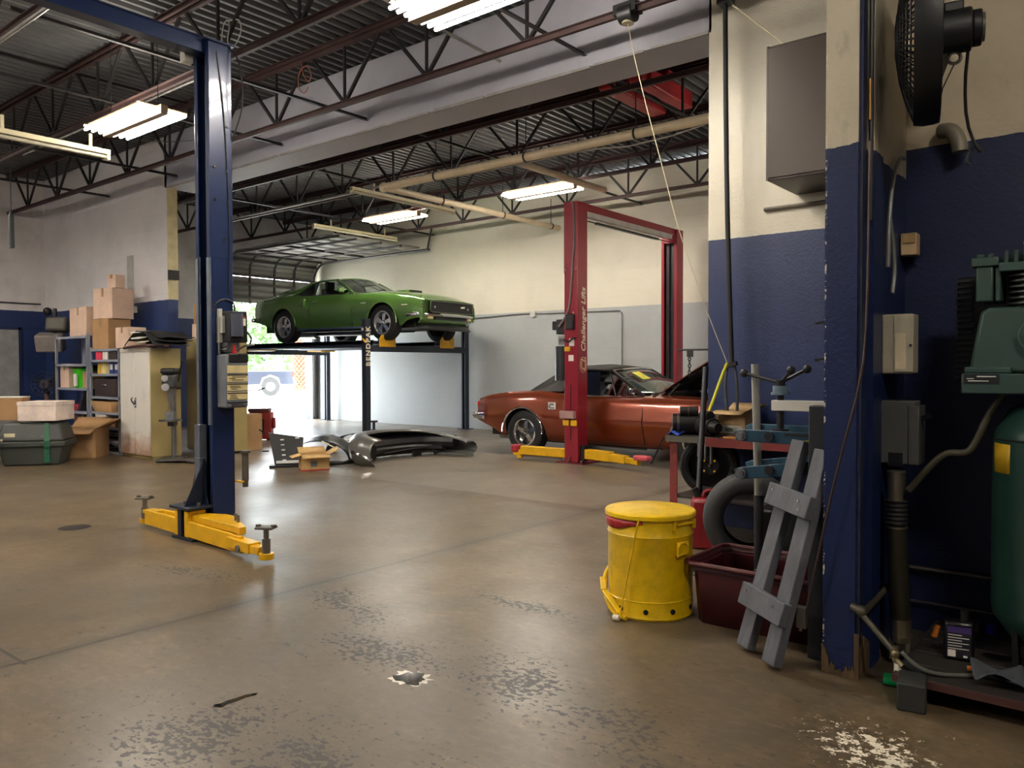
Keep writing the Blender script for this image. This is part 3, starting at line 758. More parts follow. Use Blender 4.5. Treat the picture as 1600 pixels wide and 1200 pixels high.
        build('arch_trim', MB().tube([(1.385 + .378 * math.cos(a), s * .9, .33 + .378 * math.sin(a)) for a in [math.pi * k / 16 for k in range(17)]], .012, 6), gp, t)
        build('mirror', MB().cbox((.28, s * .86, .99), (.06, .13, .075)).bar((.3, s * .8, .92), (.29, s * .85, .97), .02, .02), gp, t, bevel=.02)
        # outer lamp in the fender end
        build('outer_headlamp', MB().lathe([(.07, -.05), (.076, .03), (.064, .035), (.06, .01)], (2.22, s * .675, .605), 'X', 24), CHROME, t)
        l2 = build('headlamp_lens', MB().lathe([(.061, .0), (.05, .018), (.0001, .026)], (2.22, s * .675, .605), 'X', 20), M('lamp_lens', (232, 232, 226), .1, 0, .03), t)
        build('headlamp', MB().lathe([(.0001, .03), (.05, .022), (.064, .0), (.074, .002), (.076, -.03)], (2.285, s * .475, .60), 'X', 24), M('lamp_lens', (232, 232, 226)), t)
        build('fog_lamp', MB().box(2.22, 2.285, s * .55 - .06, s * .55 + .06, .385, .43), M('amber_lens', (226, 200, 150), .2), t, bevel=.01)
    # nose: blunt front with recessed black grille
    def outline(x, sc, z0, z1):
        return [(x - .06 * abs(y) / .74, y, z) for (y, z) in ((-.745 * sc, z0), (-.745 * sc, z1 - .02), (-.5, z1), (0, z1 + .005), (.5, z1), (.745 * sc, z1 - .02), (.745 * sc, z0))]
    build('nose', weld(G['nose'].join(MB().loft([outline(2.27, 1, .36, .73), outline(2.3, .985, .37, .725)]).join(MB().add(outline(2.3, .985, .37, .725), [tuple(range(7))])))), gp, t, smooth=30)
    build('hood_lip', MB().loft([arcline(2.2, 2.14, .72, .765, .745), arcline(2.34, 2.26, .72, .735, .715), arcline(2.33, 2.25, .72, .71, .695), arcline(2.2, 2.14, .72, .71, .695)], closed=False), gp, t, smooth=50)
    build('grille', MB().prism([(-.57, .505), (-.605, .54), (-.59, .685), (-.55, .70), (.55, .70), (.59, .685), (.605, .54), (.57, .505)], 'X', 2.27, 2.312), M('grille_black', (16, 16, 18), .5), t)
    gb = MB()
    for k in range(9): gb.box(2.312, 2.316, -.57, .57, .52 + .02 * k, .523 + .02 * k)
    build('grille_bars', gb, M('grille_bar', (46, 48, 50), .4), t)
    build('grille_badge', MB().bar((2.32, .24, .62), (2.32, .36, .63), .012, .03), CHROME, t)
    build('grille_surround', MB().tube([(2.316, -.57, .505), (2.316, -.61, .54), (2.316, -.595, .69), (2.324, -.55, .705), (2.328, .55, .705), (2.316, .595, .69), (2.316, .61, .54), (2.316, .57, .505), (2.316, -.57, .505)], .009, 6), M('surround_grey', (120, 128, 110), .3, .7), t)
    def bumper_line(dx, z): return [(1.93 + dx * .2, -.835, z), (2.12 + dx, -.80, z), (2.25 + dx, -.66, z), (2.34 + dx, -.3, z), (2.36 + dx, 0, z), (2.34 + dx, .3, z), (2.25 + dx, .66, z), (2.12 + dx, .80, z), (1.93 + dx * .2, .835, z)]
    build('front_bumper', MB().loft([bumper_line(-.02, .49), bumper_line(.02, .485), bumper_line(.035, .46), bumper_line(.02, .435), bumper_line(-.02, .43)]), CHROME, t, smooth=60, solid=.012)
    build('valance', MB().loft([[(2.2, -.76, .43), (2.26, -.55, .43), (2.3, 0, .43), (2.26, .55, .43), (2.2, .76, .43)], [(2.17, -.73, .35), (2.24, -.55, .34), (2.28, 0, .34), (2.24, .55, .34), (2.17, .73, .35)], [(2.06, -.68, .28), (2.14, -.55, .27), (2.18, 0, .27), (2.14, .55, .27), (2.06, .68, .28)]]), gp, t, smooth=60, solid=.01)
    build('valance_slot', MB().prism([(-.47, .37), (-.43, .415), (.43, .415), (.47, .37)], 'X', 2.26, 2.305), BLACK, t)
    build('chin_spoiler', MB().loft([[(2.05, -.74, .31), (2.18, -.55, .31), (2.23, 0, .31), (2.18, .55, .31), (2.05, .74, .31)], [(2.14, -.77, .19), (2.27, -.57, .18), (2.32, 0, .18), (2.27, .57, .18), (2.14, .77, .19)]]), BLACK, t, solid=.012)
    build('tail_panel', MB().box(-2.45, -2.41, -.7, .7, .6, .88), M('tail_black', (20, 20, 22), .4), t)
    build('rear_bumper', MB().box(-2.52, -2.42, -.84, .84, .46, .55), CHROME, t, bevel=.02)
    # underside, cabin
    build('underbody', MB().box(.78, 2.1, -.55, .55, .24, .66).box(-2.3, -1.05, -.6, .6, .24, .80).box(-1.05, .78, -.66, .66, .22, .34), M('underbody_black', (24, 24, 26), .7), t)
    build('exhaust', MB().cyl((-2.2, -.35, .2), (.6, -.35, .17), .04).cyl((-1.9, -.35, .21), (-1.0, -.35, .2), .1), STEEL, t)
    build('dashboard', MB().box(.30, .6, -.68, .68, .70, .93), vinyl, t, bevel=.03)
    build('steering_wheel', MB().lathe([(.17, -.012), (.185, 0), (.17, .012), (.158, 0), (.17, -.012)], (.18, .37, .92), 'X', 24).bar((.18, .37 - .17, .92), (.18, .37 + .17, .92), .02, .02).cyl((.18, .37, .92), (.35, .37, .85), .02), BLACK, t)
    for y in (-.37, .37): seat(t, -.25, y, .42, vinyl)
    build('rear_bench', MB().box(-1.15, -.75, -.6, .6, .42, .58).box(-1.3, -1.1, -.6, .6, .5, .9), vinyl, t, bevel=.03)
    rim_m = M('grey_alloy', (205, 207, 212), .25, .8, .05); dk = M('wheel_dark', (30, 30, 33), .4, .3)
    for (x, s) in ((1.385, -1), (1.385, 1), (-1.385, -1), (-1.385, 1)):
        car_wheel(t, x, s * .775, .33, s, .33, .235, .21, 5, rim_m, dk, 'mag')
    return t
gcar = green_car((-12.335, 10.53, 1.765)); gcar.rotation_euler = (0, 0, R(3.5))

# ---- copper convertible -----------------------------------------------------
rp = M('copper_car_paint', (134, 60, 34), .24, .45, .04, 2, coat=1.0)
tan = M('tan_interior', (60, 52, 48), .6)
def red_car(loc):
    t = thing('car', 'copper red convertible with black soft top and its hood open', 'car', loc)
    P = dict(x0=-2.35, x1=2.2, ra=-1.37, fa=1.37, ar=.37, az=.32, cuts=(.62, -.58, .60, -.56),
             wh=[(-2.35, .80), (-2.1, .87), (-1.4, .915), (-.6, .905), (.6, .90), (1.4, .915), (2.0, .88), (2.2, .85)],
             zs=[(-2.35, .80), (-2.1, .855), (-1.6, .915), (-1.1, .935), (-.75, .90), (-.4, .875), (.5, .875), (1.4, .865), (2.2, .82)],
             zc=[(-2.35, .81), (-2.1, .88), (-1.6, .945), (-.6, .93), (.7, .955), (1.4, .93), (2.2, .84)],
             prof=[(0, .80), (.1, .88), (.3, .945), (.5, .995), (.52, 1.0), (.55, .993), (.7, .97), (.85, .945), (.94, .92), (1, .88)],
             yd=[(-3, 1), (3, 1)], zr=[(-2.35, .48), (-2.0, .36), (-1.8, .25), (-.9, .21), (1.0, .21), (1.8, .25), (1.95, .33), (2.2, .40)],
             zlo=lambda x: .2, door=(-.56, .6), cabin=(-1.42, .62), hood=(.72, 2.12), fender=2)
    G = car_body(P)
    body = weld(G['side'].join(G['tail']).join(G['nose']).join(G['deck']))
    build('body', body, rp, t, smooth=32)
    build('door', G['door-1'], rp, t, smooth=32); build('door', G['door1'], rp, t, smooth=32)
    build('boot_lid', G['boot'], rp, t, smooth=50)
    # hood raised on its hinge at the cowl
    hm = MB().loft([arcline(0, -.02, .62, .0, -.02), arcline(.5, .5, .64, .035, .0), arcline(1.0, 1.0, .66, .03, .0), arcline(1.4, 1.36, .68, .0, -.02)])
    rot = Matrix.Translation((.74, 0, .955)) @ Matrix.Rotation(R(-30), 4, 'Y')
    hood = build('hood', hm.xf(rot), rp, t, smooth=60, solid=.012)
    ub = MB().loft([arcline(.05, .05, .58, -.03, -.045), arcline(.5, .5, .6, .005, -.03), arcline(1.0, 1.0, .62, .0, -.03), arcline(1.34, 1.3, .63, -.03, -.045)])
    ub.box(.1, 1.3, -.03, .03, -.06, -.01).bar((.15, -.55, -.045), (1.25, .1, -.03), .05, .03).bar((.15, .55, -.045), (1.25, -.1, -.03), .05, .03)
    build('hood_underside', ub.xf(rot), M('hood_underside_black', (22, 22, 24), .5), hood)
    build('hood_hinge', MB().bar((.8, -.6, .86), (1.0, -.6, 1.06), .03, .02).bar((.8, .6, .86), (1.0, .6, 1.06), .03, .02), DKMETAL, hood)
    # engine bay
    eb = MB().box(.66, 2.05, -.66, .66, .4, .5)
    build('engine_bay', eb.box(.64, .68, -.68, .68, .4, .93).box(.7, 2.0, -.72, -.66, .4, .82).box(.7, 2.0, .66, .72, .4, .82), BLACK, t)
    en = build('engine', MB().box(.85, 1.5, -.28, .28, .5, .76), M('engine_red', (150, 52, 34), .5), t, bevel=.03)
    build('air_cleaner', MB().lathe([(.0001, .92), (.17, .92), (.2, .90), (.2, .83), (.17, .80), (.1, .78)], (1.15, 0, 0), 'Z', 26), CHROME, en)
    build('valve_cover', MB().box(.88, 1.48, -.36, -.2, .74, .83).box(.88, 1.48, .2, .36, .74, .83), CHROME, en, bevel=.02)
    build('radiator', MB().box(1.9, 1.98, -.42, .42, .45, .82), DKMETAL, t)
    build('battery', MB().box(1.6, 1.82, .34, .52, .55, .78), BLACK, t)
    # windshield frame, top, glass
    wsb = arcline(.76, .55, .69, .945, .89); wst = arcline(.08, -.04, .545, 1.255, 1.215)
    build('windshield', MB().loft([lerpline(wsb, wst, q) for q in (0, .25, .5, .75, 1)]), windglass, t)
    build('sticker', MB().add([tuple(Vector(lerpline(wsb, wst, q)[k]) + Vector((.012, 0, .012))) for q, k in ((.55, 3), (.55, 5), (.85, 5), (.85, 3))], [(0, 1, 2, 3)]), M('yellow_sticker', (226, 216, 90), .6, 0, .2, 40), t)
    build('header_trim', MB().tube(arcline(.09, -.03, .56, 1.26, 1.222), .016, 8), CHROME, t)
    soft = M('soft_top_cloth', (44, 42, 40), .85, 0, .15, 3, bump=.2, bscale=200)
    s1 = arcline(.06, -.05, .565, 1.265, 1.225); s2 = arcline(-.4, -.45, .60, 1.31, 1.24); s3 = arcline(-.85, -.88, .605, 1.29, 1.215); s4 = arcline(-1.45, -1.42, .63, .965, .93)
    tops = MB().loft([s1, lerpline(s1, s2, .5), s2, lerpline(s2, s3, .5), s3])
    build('soft_top', tops, soft, t, smooth=60, solid=.02)
    build('soft_top_back', MB().loft([s3, lerpline(s3, s4, .5), s4]), soft, t, smooth=60, solid=.015)
    blk = M('headliner_navy', (20, 24, 38), .8)
    for s in (-1, 1):
        A, B = (.54, s * .70, .88), (-.04, s * .56, 1.22)
        build('pillar', MB().bar(A, B, .04, .045), M('pillar_dark', (44, 40, 40), .4, .3), t, bevel=.008)
        build('soft_top_side', MB().add([(-.88, s * .61, 1.215), (-1.42, s * .64, .93), (-1.05, s * .76, .925), (-.72, s * .72, .93), (-.68, s * .625, 1.21)], [(0, 1, 2, 3, 4)]), soft, t, solid=.012)
        wm = M('window_navy', (14, 20, 36), .08, 0, .05) if s < 0 else carglass
        build('side_window', MB().add([(-.12, s * .75, .885), (-.70, s * .75, .90), (-.68, s * .62, 1.21), (-.22, s * .60, 1.215)], [(0, 1, 2, 3)]), wm, t)
        build('vent_window', MB().add([(.50, s * .71, .885), (-.12, s * .75, .885), (-.22, s * .60, 1.215), (-.06, s * .58, 1.205)], [(0, 1, 2, 3)]), carglass, t)
        build('vent_trim', MB().bar((.13, s * .75, .88), (-.07, s * .585, 1.21), .014, .02), CHROME, t)
        build('belt_trim', MB().tube([(.54, s * .80, .885), (-.4, s * .805, .885), (-.75, s * .80, .905)], .009, 6), CHROME, t)
        build('door_gap', MB().tube([(.60, s * .82, .875), (.605, s * .905, .55), (.6, s * .80, .25)], .0055, 6).tube([(-.56, s * .83, .885), (-.565, s * .91, .55), (-.56, s * .80, .25)], .0055, 6), BLACK, t)
        build('door_handle', MB().box(-.46, -.34, s * .875 - .012, s * .875 + .014, .755, .775), CHROME, t, bevel=.004)
        build('mirror', MB().cbox((.46, s * .88, .96), (.05, .1, .07)).bar((.46, s * .82, .88), (.46, s * .86, .93), .015, .015), CHROME, t, bevel=.015)
        for ax in (-1.37, 1.37):
            build('arch_trim', MB().tube([(ax + .372 * math.cos(a), s * .915, .32 + .372 * math.sin(a)) for a in [math.pi * k / 18 for k in range(19)]], .013, 6), CHROME, t)
        build('tail_lamp', MB().box(-2.365, -2.33, s * .62 - .14, s * .62 + .14, .64, .75), M('red_lens', (200, 30, 30)), t)
        bd = build('quarter_badge', MB().box(-.90, -.77, s * .905 - .006, s * .905 + .008, .68, .78), WHITEP, t)
        build('badge_marks', MB().box(-.89, -.86, s * .913 - .003, s * .913 + .003, .70, .74).box(-.87, -.80, s * .913 - .003, s * .913 + .003, .735, .765).box(-.87, -.79, s * .913 - .003, s * .913 + .003, .69, .71), M('badge_grey', (120, 120, 124), .5), bd)
    def rb(dx, z): return [(-2.1 - dx * .2, -.90, z), (-2.34 - dx, -.86, z), (-2.42 - dx, -.6, z), (-2.44 - dx, 0, z), (-2.42 - dx, .6, z), (-2.34 - dx, .86, z), (-2.1 - dx * .2, .90, z)]
    build('rear_bumper', MB().loft([rb(-.02, .585), rb(.02, .58), rb(.035, .54), rb(.02, .50), rb(-.02, .495)]), CHROME, t, smooth=60, solid=.012)
    def fb(dx, z): return [(2.0 + dx * .2, -.90, z), (2.24 + dx, -.85, z), (2.32 + dx, -.6, z), (2.35 + dx, 0, z), (2.32 + dx, .6, z), (2.24 + dx, .85, z), (2.0 + dx * .2, .90, z)]
    build('front_bumper', MB().loft([fb(-.02, .52), fb(.02, .515), fb(.035, .48), fb(.02, .44), fb(-.02, .435)]), CHROME, t, smooth=60, solid=.012)
    build('grille', MB().box(2.2, 2.24, -.75, .75, .55, .76), BLACK, t)
    build('underbody', MB().box(.72, 2.0, -.6, .6, .22, .42).box(-2.2, -.98, -.6, .6, .24, .80).box(-1.0, .78, -.68, .68, .19, .32), M('underbody_black', (24, 24, 26), .7), t)
    build('exhaust', MB().cyl((-2.2, -.4, .2), (.4, -.4, .17), .035), STEEL, t)
    build('dashboard', MB().box(.32, .6, -.68, .68, .68, .89), blk, t, bevel=.03)
    build('steering_wheel', MB().lathe([(.17, -.01), (.183, 0), (.17, .01), (.16, 0), (.17, -.01)], (.2, .36, .90), 'X', 24).bar((.2, .19, .9), (.2, .53, .9), .02, .02).cyl((.2, .36, .9), (.36, .36, .84), .02), BLACK, t)
    for y in (-.36, .36): seat(t, -.2, y, .36, tan)
    build('rear_bench', MB().box(-1.1, -.72, -.58, .58, .36, .54).box(-1.25, -1.05, -.58, .58, .45, .85), tan, t, bevel=.03)
    rim_m = M('rally_chrome', (205, 205, 205), .15, 1., .05); dk = M('rally_dark', (86, 86, 86), .35, .7)
    for (x, s) in ((1.37, -1), (1.37, 1), (-1.37, -1), (-1.37, 1)):
        w = car_wheel(t, x, s * .765, .325, s, .325, .215, .195, 5, rim_m, dk, 'rally')
    return t
red_car((-5.74, 9.96, 0.0))
# ------------------------------------------------------------------ lifts
def column_poly(x0, x1, y0, y1, op, w=.014, lip=.05):
    """C section open towards op (-1: -Y, +1: +Y)"""
    if op < 0:
        return [(x0, y0), (x0, y1), (x1, y1), (x1, y0), (x1 - lip, y0), (x1 - lip, y0 + w), (x1 - w, y0 + w), (x1 - w, y1 - w), (x0 + w, y1 - w), (x0 + w, y0 + w), (x0 + lip, y0 + w), (x0 + lip, y0)]
    return [(x, y0 + y1 - y) for x, y in column_poly(x0, x1, y0, y1, -1, w, lip)][::-1]

blue = M('lift_blue', (26, 44, 84), .28, .1, .08, 2, coat=.4)
navy = M('lift_navy', (28, 36, 54), .4, .1)
t = thing('two_post_lift', 'tall blue two post lift column with yellow arms and overhead beam', 'vehicle lift', (-5.63, 3.32, 0)); t.scale = (.92, .92, .95); blift = t
O = (-6.12, 3.61, 0)
build('column', MB().prism(column_poly(-.11, .11, -.1, .1, -1), 'Z', 0.02, 2.22), blue, t, bevel=.004)
build('column_extension', MB().prism(column_poly(-.116, .112, -.104, .104, -1), 'Z', 2.2, 3.97), blue, t, bevel=.004)
for sx in (-1, 1):
    build('slide_rail', MB().box(sx * .085 - .018, sx * .085 + .018, -.115, -.1, .9, 2.2), M('worn_rail_steel', (150, 160, 172), .3, .7), t)
build('chain_track', MB().box(-.022, .022, -.06, -.04, .95, 3.9), BLACK, t)
build('track_groove', MB().box(-.055, .055, .0, .02, .95, 3.9), M('groove_black', (16, 17, 20), .6), t)
for y, z, r in ((-.06, 2.95, .011), (.05, 2.93, .009), (-.06, 2.68, .011), (.05, 2.66, .009), (.02, 2.36, .01), (.06, 3.3, .01)):
    build('bolt', MB().cyl((.11, y, z), (.12, y, z), r), CHROME, t)
build('base_plate', MB().box(-.16, .16, -.32, .16, 0, .018), navy, t)
build('head_plate', MB().box(-.15, .14, -.13, .12, 3.97, 3.985).prism([(-.12, 3.85), (-.12, 3.97), (.1, 3.97)], 'Y', -.11, -.1), blue, t)
build('overhead_beam', MB().box(-.075, .055, -2.9, -.05, 3.88, 4.0).box(-.09, .07, -2.9, -.05, 3.995, 4.005), blue, t, bevel=.004)
build('limit_switch', MB().box(-.16, -.085, -.2, -.12, 3.82, 3.93), M('pale_grey_plastic', (190, 190, 180), .5), t, bevel=.006)
build('cable', MB().tube([(.115, -.03, 3.9), (.12, .02, 3.5), (.118, .05, 3.1), (.116, .07, 2.5), (.116, .06, 1.9)], .006, 6, 2), BLACK, t)
build('cable', MB().tube([(.1, .08, 3.98), (.22, .12, 3.85), (.24, .14, 3.5), (.16, .12, 3.3), (.118, .1, 3.2)], .006, 6, 2), BLACK, t)
gm = M('carriage_grey', (118, 126, 140), .35, .5)
cg = build('carriage', MB().box(-.075, .0, -.16, -.09, .3, .9).box(-.078, .003, -.165, -.1, .62, .635), gm, t, bevel=.004)
build('gusset', MB().prism([(-.22, .26), (.07, .26), (.04, .34), (.01, .62), (-.08, .62)], 'Y', -.13, -.118).prism([(-.3, .26), (-.1, .26), (-.1, .6), (-.13, .6)], 'X', .0, .012), navy, cg)
build('carriage_plate', MB().box(-.2, .1, -.32, -.1, .235, .26), navy, t, bevel=.004)
for x, y in ((-.12, -.22), (-.02, -.24), (.05, -.2)): build('plate_bolt', MB().cyl((x, y, .26), (x, y, .285), .018), STEEL, t)
build('carriage_leg', MB().box(-.10, -.045, -.3, -.14, .018, .235).box(-.03, .0, -.28, -.12, .018, .235), navy, t)
ylw = YEL
# left arm
a = build('arm', MB().box(-.15, -.10, -.30, -.14, .02, .225).bar((-.12, -.28, .09), (-.74, -.25, .09), .03, .125).bar((-.12, -.15, .13), (-.66, -.17, .13), .03, .05).bar((-.58, -.21, .135), (-.76, -.22, .135), .11, .03), ylw, t, bevel=.005)
def pad(parent, x, y, z0, h):
    build('pad_post', MB().cyl((x, y, z0), (x, y, z0 + h * .6), .03, n=14).cyl((x, y, z0 + h * .6), (x, y, z0 + h), .02, n=14), STEEL, parent)
    build('lift_pad', MB().cbox((x, y, z0 + h), (.13, .1, .016), .5).cbox((x - .05, y - .03, z0 + h + .012), (.03, .03, .02)).cbox((x + .05, y + .03, z0 + h + .012), (.03, .03, .02)), M('pad_steel', (110, 104, 96), .5, .7), parent, bevel=.003)
pad(a, -.80, -.23, .05, .19)
build('pad_collar', MB().cyl((-.80, -.23, .03), (-.80, -.23, .065), .045), ylw, a)
b = build('arm', MB().box(.0, .06, -.30, -.14, .02, .225).bar((.02, -.28, .085), (.86, -.31, .075), .03, .125).prism([(.03, -.26), (.08, -.14), (.24, -.06), (.34, -.06), (.82, -.25), (.82, -.31), (.72, -.29)], 'Z', .14, .195).bar((.03, -.14, .1), (.5, -.2, .09), .03, .1), ylw, t, bevel=.005)
build('arm_extension', MB().bar((.7, -.3, .085), (1.02, -.31, .075), .1, .075).bar((.95, -.31, .07), (1.12, -.31, .07), .075, .055), ylw, b, bevel=.004)
build('arm_pin', MB().cyl((.88, -.37, .06), (.88, -.25, .06), .025).cyl((.55, -.17, .19), (.55, -.17, .25), .012).cyl((.63, -.2, .19), (.63, -.2, .25), .012), STEEL, b)
pad(b, 1.17, -.31, .05, .19)
build('pad_collar', MB().cyl((1.17, -.31, .02), (1.17, -.31, .06), .055), ylw, b)
# spare pad adapter hanging on the column back
hk = build('adapter_rack', MB().box(.1, .2, .1, .13, .42, .435), ylw, t)
build('spare_adapter', MB().cyl((.17, .16, .43), (.17, .16, .66), .028).cyl((.17, .16, .66), (.17, .16, .68), .045).cyl((.17, .16, .38), (.17, .16, .43), .024), M('pad_steel', (110, 104, 96)), hk)
# power unit on the column side
PX = .11
pu = build('power_unit', MB().box(PX + .02, PX + .15, -.02, .14, 1.5, 1.76), BLACK, t, bevel=.01)
build('motor', MB().cyl((PX + .14, .04, 1.55), (PX + .14, .04, 1.74), .055, n=18), M('motor_grey', (70, 76, 92), .4), pu)
build('capacitor_cover', MB().box(PX + .0, PX + .03, -.05, -.02, 1.5, 1.78).box(PX + .035, PX + .07, -.045, -.02, 1.58, 1.72), M('pale_grey_plastic', (190, 190, 180)), pu)
build('warning_label', MB().box(PX + .150, PX + .153, .0, .12, 1.64, 1.72), WHITEP, pu)
build('label_header', MB().box(PX + .153, PX + .155, .0, .12, 1.70, 1.72), M('label_red', (160, 40, 44), .5), pu)
build('valve_block', MB().box(PX + .02, PX + .12, -.03, .08, 1.42, 1.5).cyl((PX + .03, -.05, 1.40), (PX + .03, -.05, 1.5), .012).cyl((PX + .0, -.03, 1.44), (PX + .12, -.03, 1.44), .01).cyl((PX + .0, -.03, 1.47), (PX + .1, -.03, 1.47), .01), STEEL, pu)
build('red_button', MB().cyl((PX + .12, .03, 1.405), (PX + .12, .03, 1.43), .02).cyl((PX + .12, .03, 1.43), (PX + .12, .03, 1.48), .012), M('button_red', (210, 40, 40), .4), pu)
build('release_lever', MB().tube([(PX + .12, .06, 1.44), (PX + .2, .08, 1.47), (PX + .3, .1, 1.48)], .008, 6), STEEL, pu)
build('power_cable', MB().tube([(PX + .12, .14, 1.6), (PX + .18, .16, 1.54), (PX + .14, .16, 1.48)], .008, 6, 2), BLACK, pu)
tank = build('fluid_tank', MB().box(PX + .0, PX + .15, -.06, .14, .96, 1.40), M('tank_grey', (108, 112, 120), .45), t, bevel=.012)
build('tank_cap', MB().box(PX + .01, PX + .155, -.04, .145, 1.33, 1.41), BLACK, tank, bevel=.01)
pl = M('placard_yellow', (206, 190, 140), .6, 0, .05); pk = M('placard_ink', (40, 36, 34), .6)
for k in range(4):
    z1 = 1.31 - k * .073
    pb = build('placard', MB().box(PX + .15, PX + .153, -.055, .135, z1 - .062, z1), pl, tank)
    ink = MB(); random.seed(k + 2)
    ink.box(PX + .153, PX + .1545, -.055, .135, z1 - .014, z1 - .004)
    for q in range(3):
        y0 = -.04 + random.random() * .03; ink.box(PX + .153, PX + .1545, y0, y0 + random.uniform(.05, .13), z1 - .028 - q * .012, z1 - .023 - q * .012)
    build('placard_lines', ink, pk, pb)
build('switch_lever', MB().tube([(PX + .1, .14, 1.1), (PX + .2, .2, 1.1), (PX + .26, .22, 1.12)], .006, 6), BLACK, tank)
build('side_slot_plate', MB().box(.112, .12, -.06, -.04, 1.5, 1.72), STEEL, t)
build('hydraulic_hose', MB().tube([(PX + .02, .1, 1.76), (PX + .02, .1, 1.84), (PX + .0, .02, 1.87), (PX + .0, -.06, 1.83), (PX + .0, -.08, 1.76)], .008, 6, 2), BLACK, t)

for ch in list(blift.children) + [g for c in blift.children for g in c.children]:
    for v in ch.data.vertices:
        if v.co.z > .9: v.co.z = .968 * v.co.z + .109
redm = M('lift_red', (146, 32, 48), .28, .1, .06, 2, coat=.4)
t = thing('two_post_lift', 'red two post lift with white lettering standing around the copper convertible', 'vehicle lift', (-5.94, 8.73, 0))
build('column', MB().prism(column_poly(-.11, .105, -.115, .115, 1), 'Z', .02, 3.46), redm, t, bevel=.005)
build('column_sleeve', MB().box(-.112, .107, -.117, -.113, 2.52, 3.46), redm, t)
build('column', MB().prism(column_poly(-.17, .105, 2.68, 2.9, -1), 'Z', .02, 3.46), redm, t, bevel=.005)
build('chain_track', MB().box(-.1, .05, 2.72, 2.74, .3, 3.4), BLACK, t)
build('chain_cover', MB().box(-.06, -.03, 2.685, 2.72, .3, 3.38), DKMETAL, t)
build('overhead_beam', MB().box(-.05, .06, .1, 2.75, 3.37, 3.47), redm, t, bevel=.004)
build('beam_underside', MB().box(-.045, .055, .12, 2.7, 3.30, 3.37), M('beam_grey', (190, 186, 178), .5), t)
build('shutoff_bar', MB().box(-.0, .05, .45, 2.2, 3.235, 3.262).cyl((.025, .2, 3.25), (.025, 2.7, 3.25), .008), BLACK, t)
build('pulley_bracket', MB().box(-.12, .08, 2.62, 2.7, 3.24, 3.36), redm, t)
build('base_plate', MB().box(-.22, .2, -.16, .3, 0, .016), M('lift_base_red', (110, 28, 34), .5), t)
build('base_plate', MB().box(-.22, .2, 2.6, 2.95, 0, .016), M('lift_base_red', (110, 28, 34)), t)
build('center_seam', MB().box(-.012, .0, -.122, -.114, .3, 1.05), M('seam_dark', (70, 14, 24), .5), t)
build('anchor_bolts', MB().cyl((-.16, -.13, .016), (-.16, -.13, .05), .014).cyl((-.03, -.14, .016), (-.03, -.14, .05), .016).cyl((.15, -.1, .016), (.15, -.1, .05), .014).cyl((-.02, -.13, .016), (-.02, -.13, .09), .01), STEEL, t)
build('conduit', MB().tube([(-.0, -.12, 3.47), (.05, -.125, 3.42), (.06, -.125, 2.9), (.03, -.125, 2.65), (.015, -.125, 2.4), (-.02, -.125, 2.05), (-.12, -.13, 1.9), (-.2, -.12, 1.82)], .014, 8, 2), M('grey_conduit', (130, 120, 120), .5), t)
build('sleeve_bolts', MB().cyl((-.08, -.118, 2.57), (-.08, -.125, 2.57), .012).cyl((.08, -.118, 2.57), (.08, -.125, 2.57), .012).cyl((-.05, -.118, 2.02), (-.05, -.125, 2.02), .012).cyl((.04, -.118, 2.0), (.04, -.125, 2.0), .012), CHROME, t)
build('switch_box', MB().box(-.06, .06, -.17, -.115, 1.78, 1.98), BLACK, t, bevel=.01)
pw = build('power_unit', MB().box(-.26, -.11, -.1, .05, 1.72, 1.92).box(-.34, -.26, -.08, .0, 1.78, 1.9), BLACK, t, bevel=.012)
build('pump_block', MB().box(-.22, -.11, -.1, .03, 1.58, 1.7).cyl((-.2, -.1, 1.64), (-.12, -.1, 1.64), .02), STEEL, pw)
build('pump_hose', MB().tube([(-.1, -.13, 1.64), (-.02, -.15, 1.6), (.04, -.15, 1.66), (.09, -.14, 1.66)], .01, 6, 2), BLACK, pw)
build('fluid_tank', MB().cyl((-.2, -.03, 1.1), (-.2, -.03, 1.56), .1, n=20), M('tank_black', (36, 38, 42), .35), pw)
build('warning_sticker', MB().box(-.03, .05, -.12, -.117, 1.56, 1.66).box(-.04, .04, -.12, -.117, 1.36, 1.44), WHITEP, t)
build('yellow_tag', MB().box(-.1, -.01, -.13, -.117, 1.49, 1.55), YEL, t)
build('pad_shelf', MB().box(-.14, .08, -.19, -.117, .60, .70), M('worn_pink_steel', (170, 130, 126), .6), t, bevel=.006)
for x in (-.075, .05): build('latch_cover', MB().box(x - .05, x + .05, -.14, -.117, .50, .58), YEL, t, bevel=.01)
a = build('arm', MB().bar((-.1, -.08, .13), (-.82, -.12, .13), .11, .12), YEL, t, bevel=.01)
build('arm_pad', MB().cyl((-.92, -.13, .1), (-.92, -.13, .2), .08, n=18), M('pad_red', (160, 36, 44), .6), a, bevel=.02)
build('arm_tip', MB().bar((-.8, -.12, .11), (-.95, -.13, .09), .09, .07).cyl((-.86, -.125, .02), (-.86, -.125, .08), .045), YEL, a)
b = build('arm', MB().bar((.17, .0, .13), (.6, -.08, .13), .11, .13), YEL, t, bevel=.01)
build('arm_extension', MB().bar((.58, -.08, .12), (.86, -.14, .115), .09, .1).bar((.84, -.13, .11), (1.06, -.18, .1), .07, .07), YEL, b, bevel=.006)
build('arm_pad', MB().cbox((1.12, -.2, .16), (.22, .12, .06), -.2), M('pad_pink', (206, 84, 92), .6), b, bevel=.02)
build('arm_pivot', MB().box(.1, .17, -.06, .06, .04, .24), DKMETAL, t)
lw_ = M('lift_lettering', (240, 228, 196), .5, 0, .02)
up_rot = Matrix(((0, 0, 1), (0, -1, 0), (1, 0, 0))).to_euler()
text('lettering', 'Challenger Lifts', .135, lw_, t, (.1065, .06, 1.48), up_rot, .25, .0015, .002)
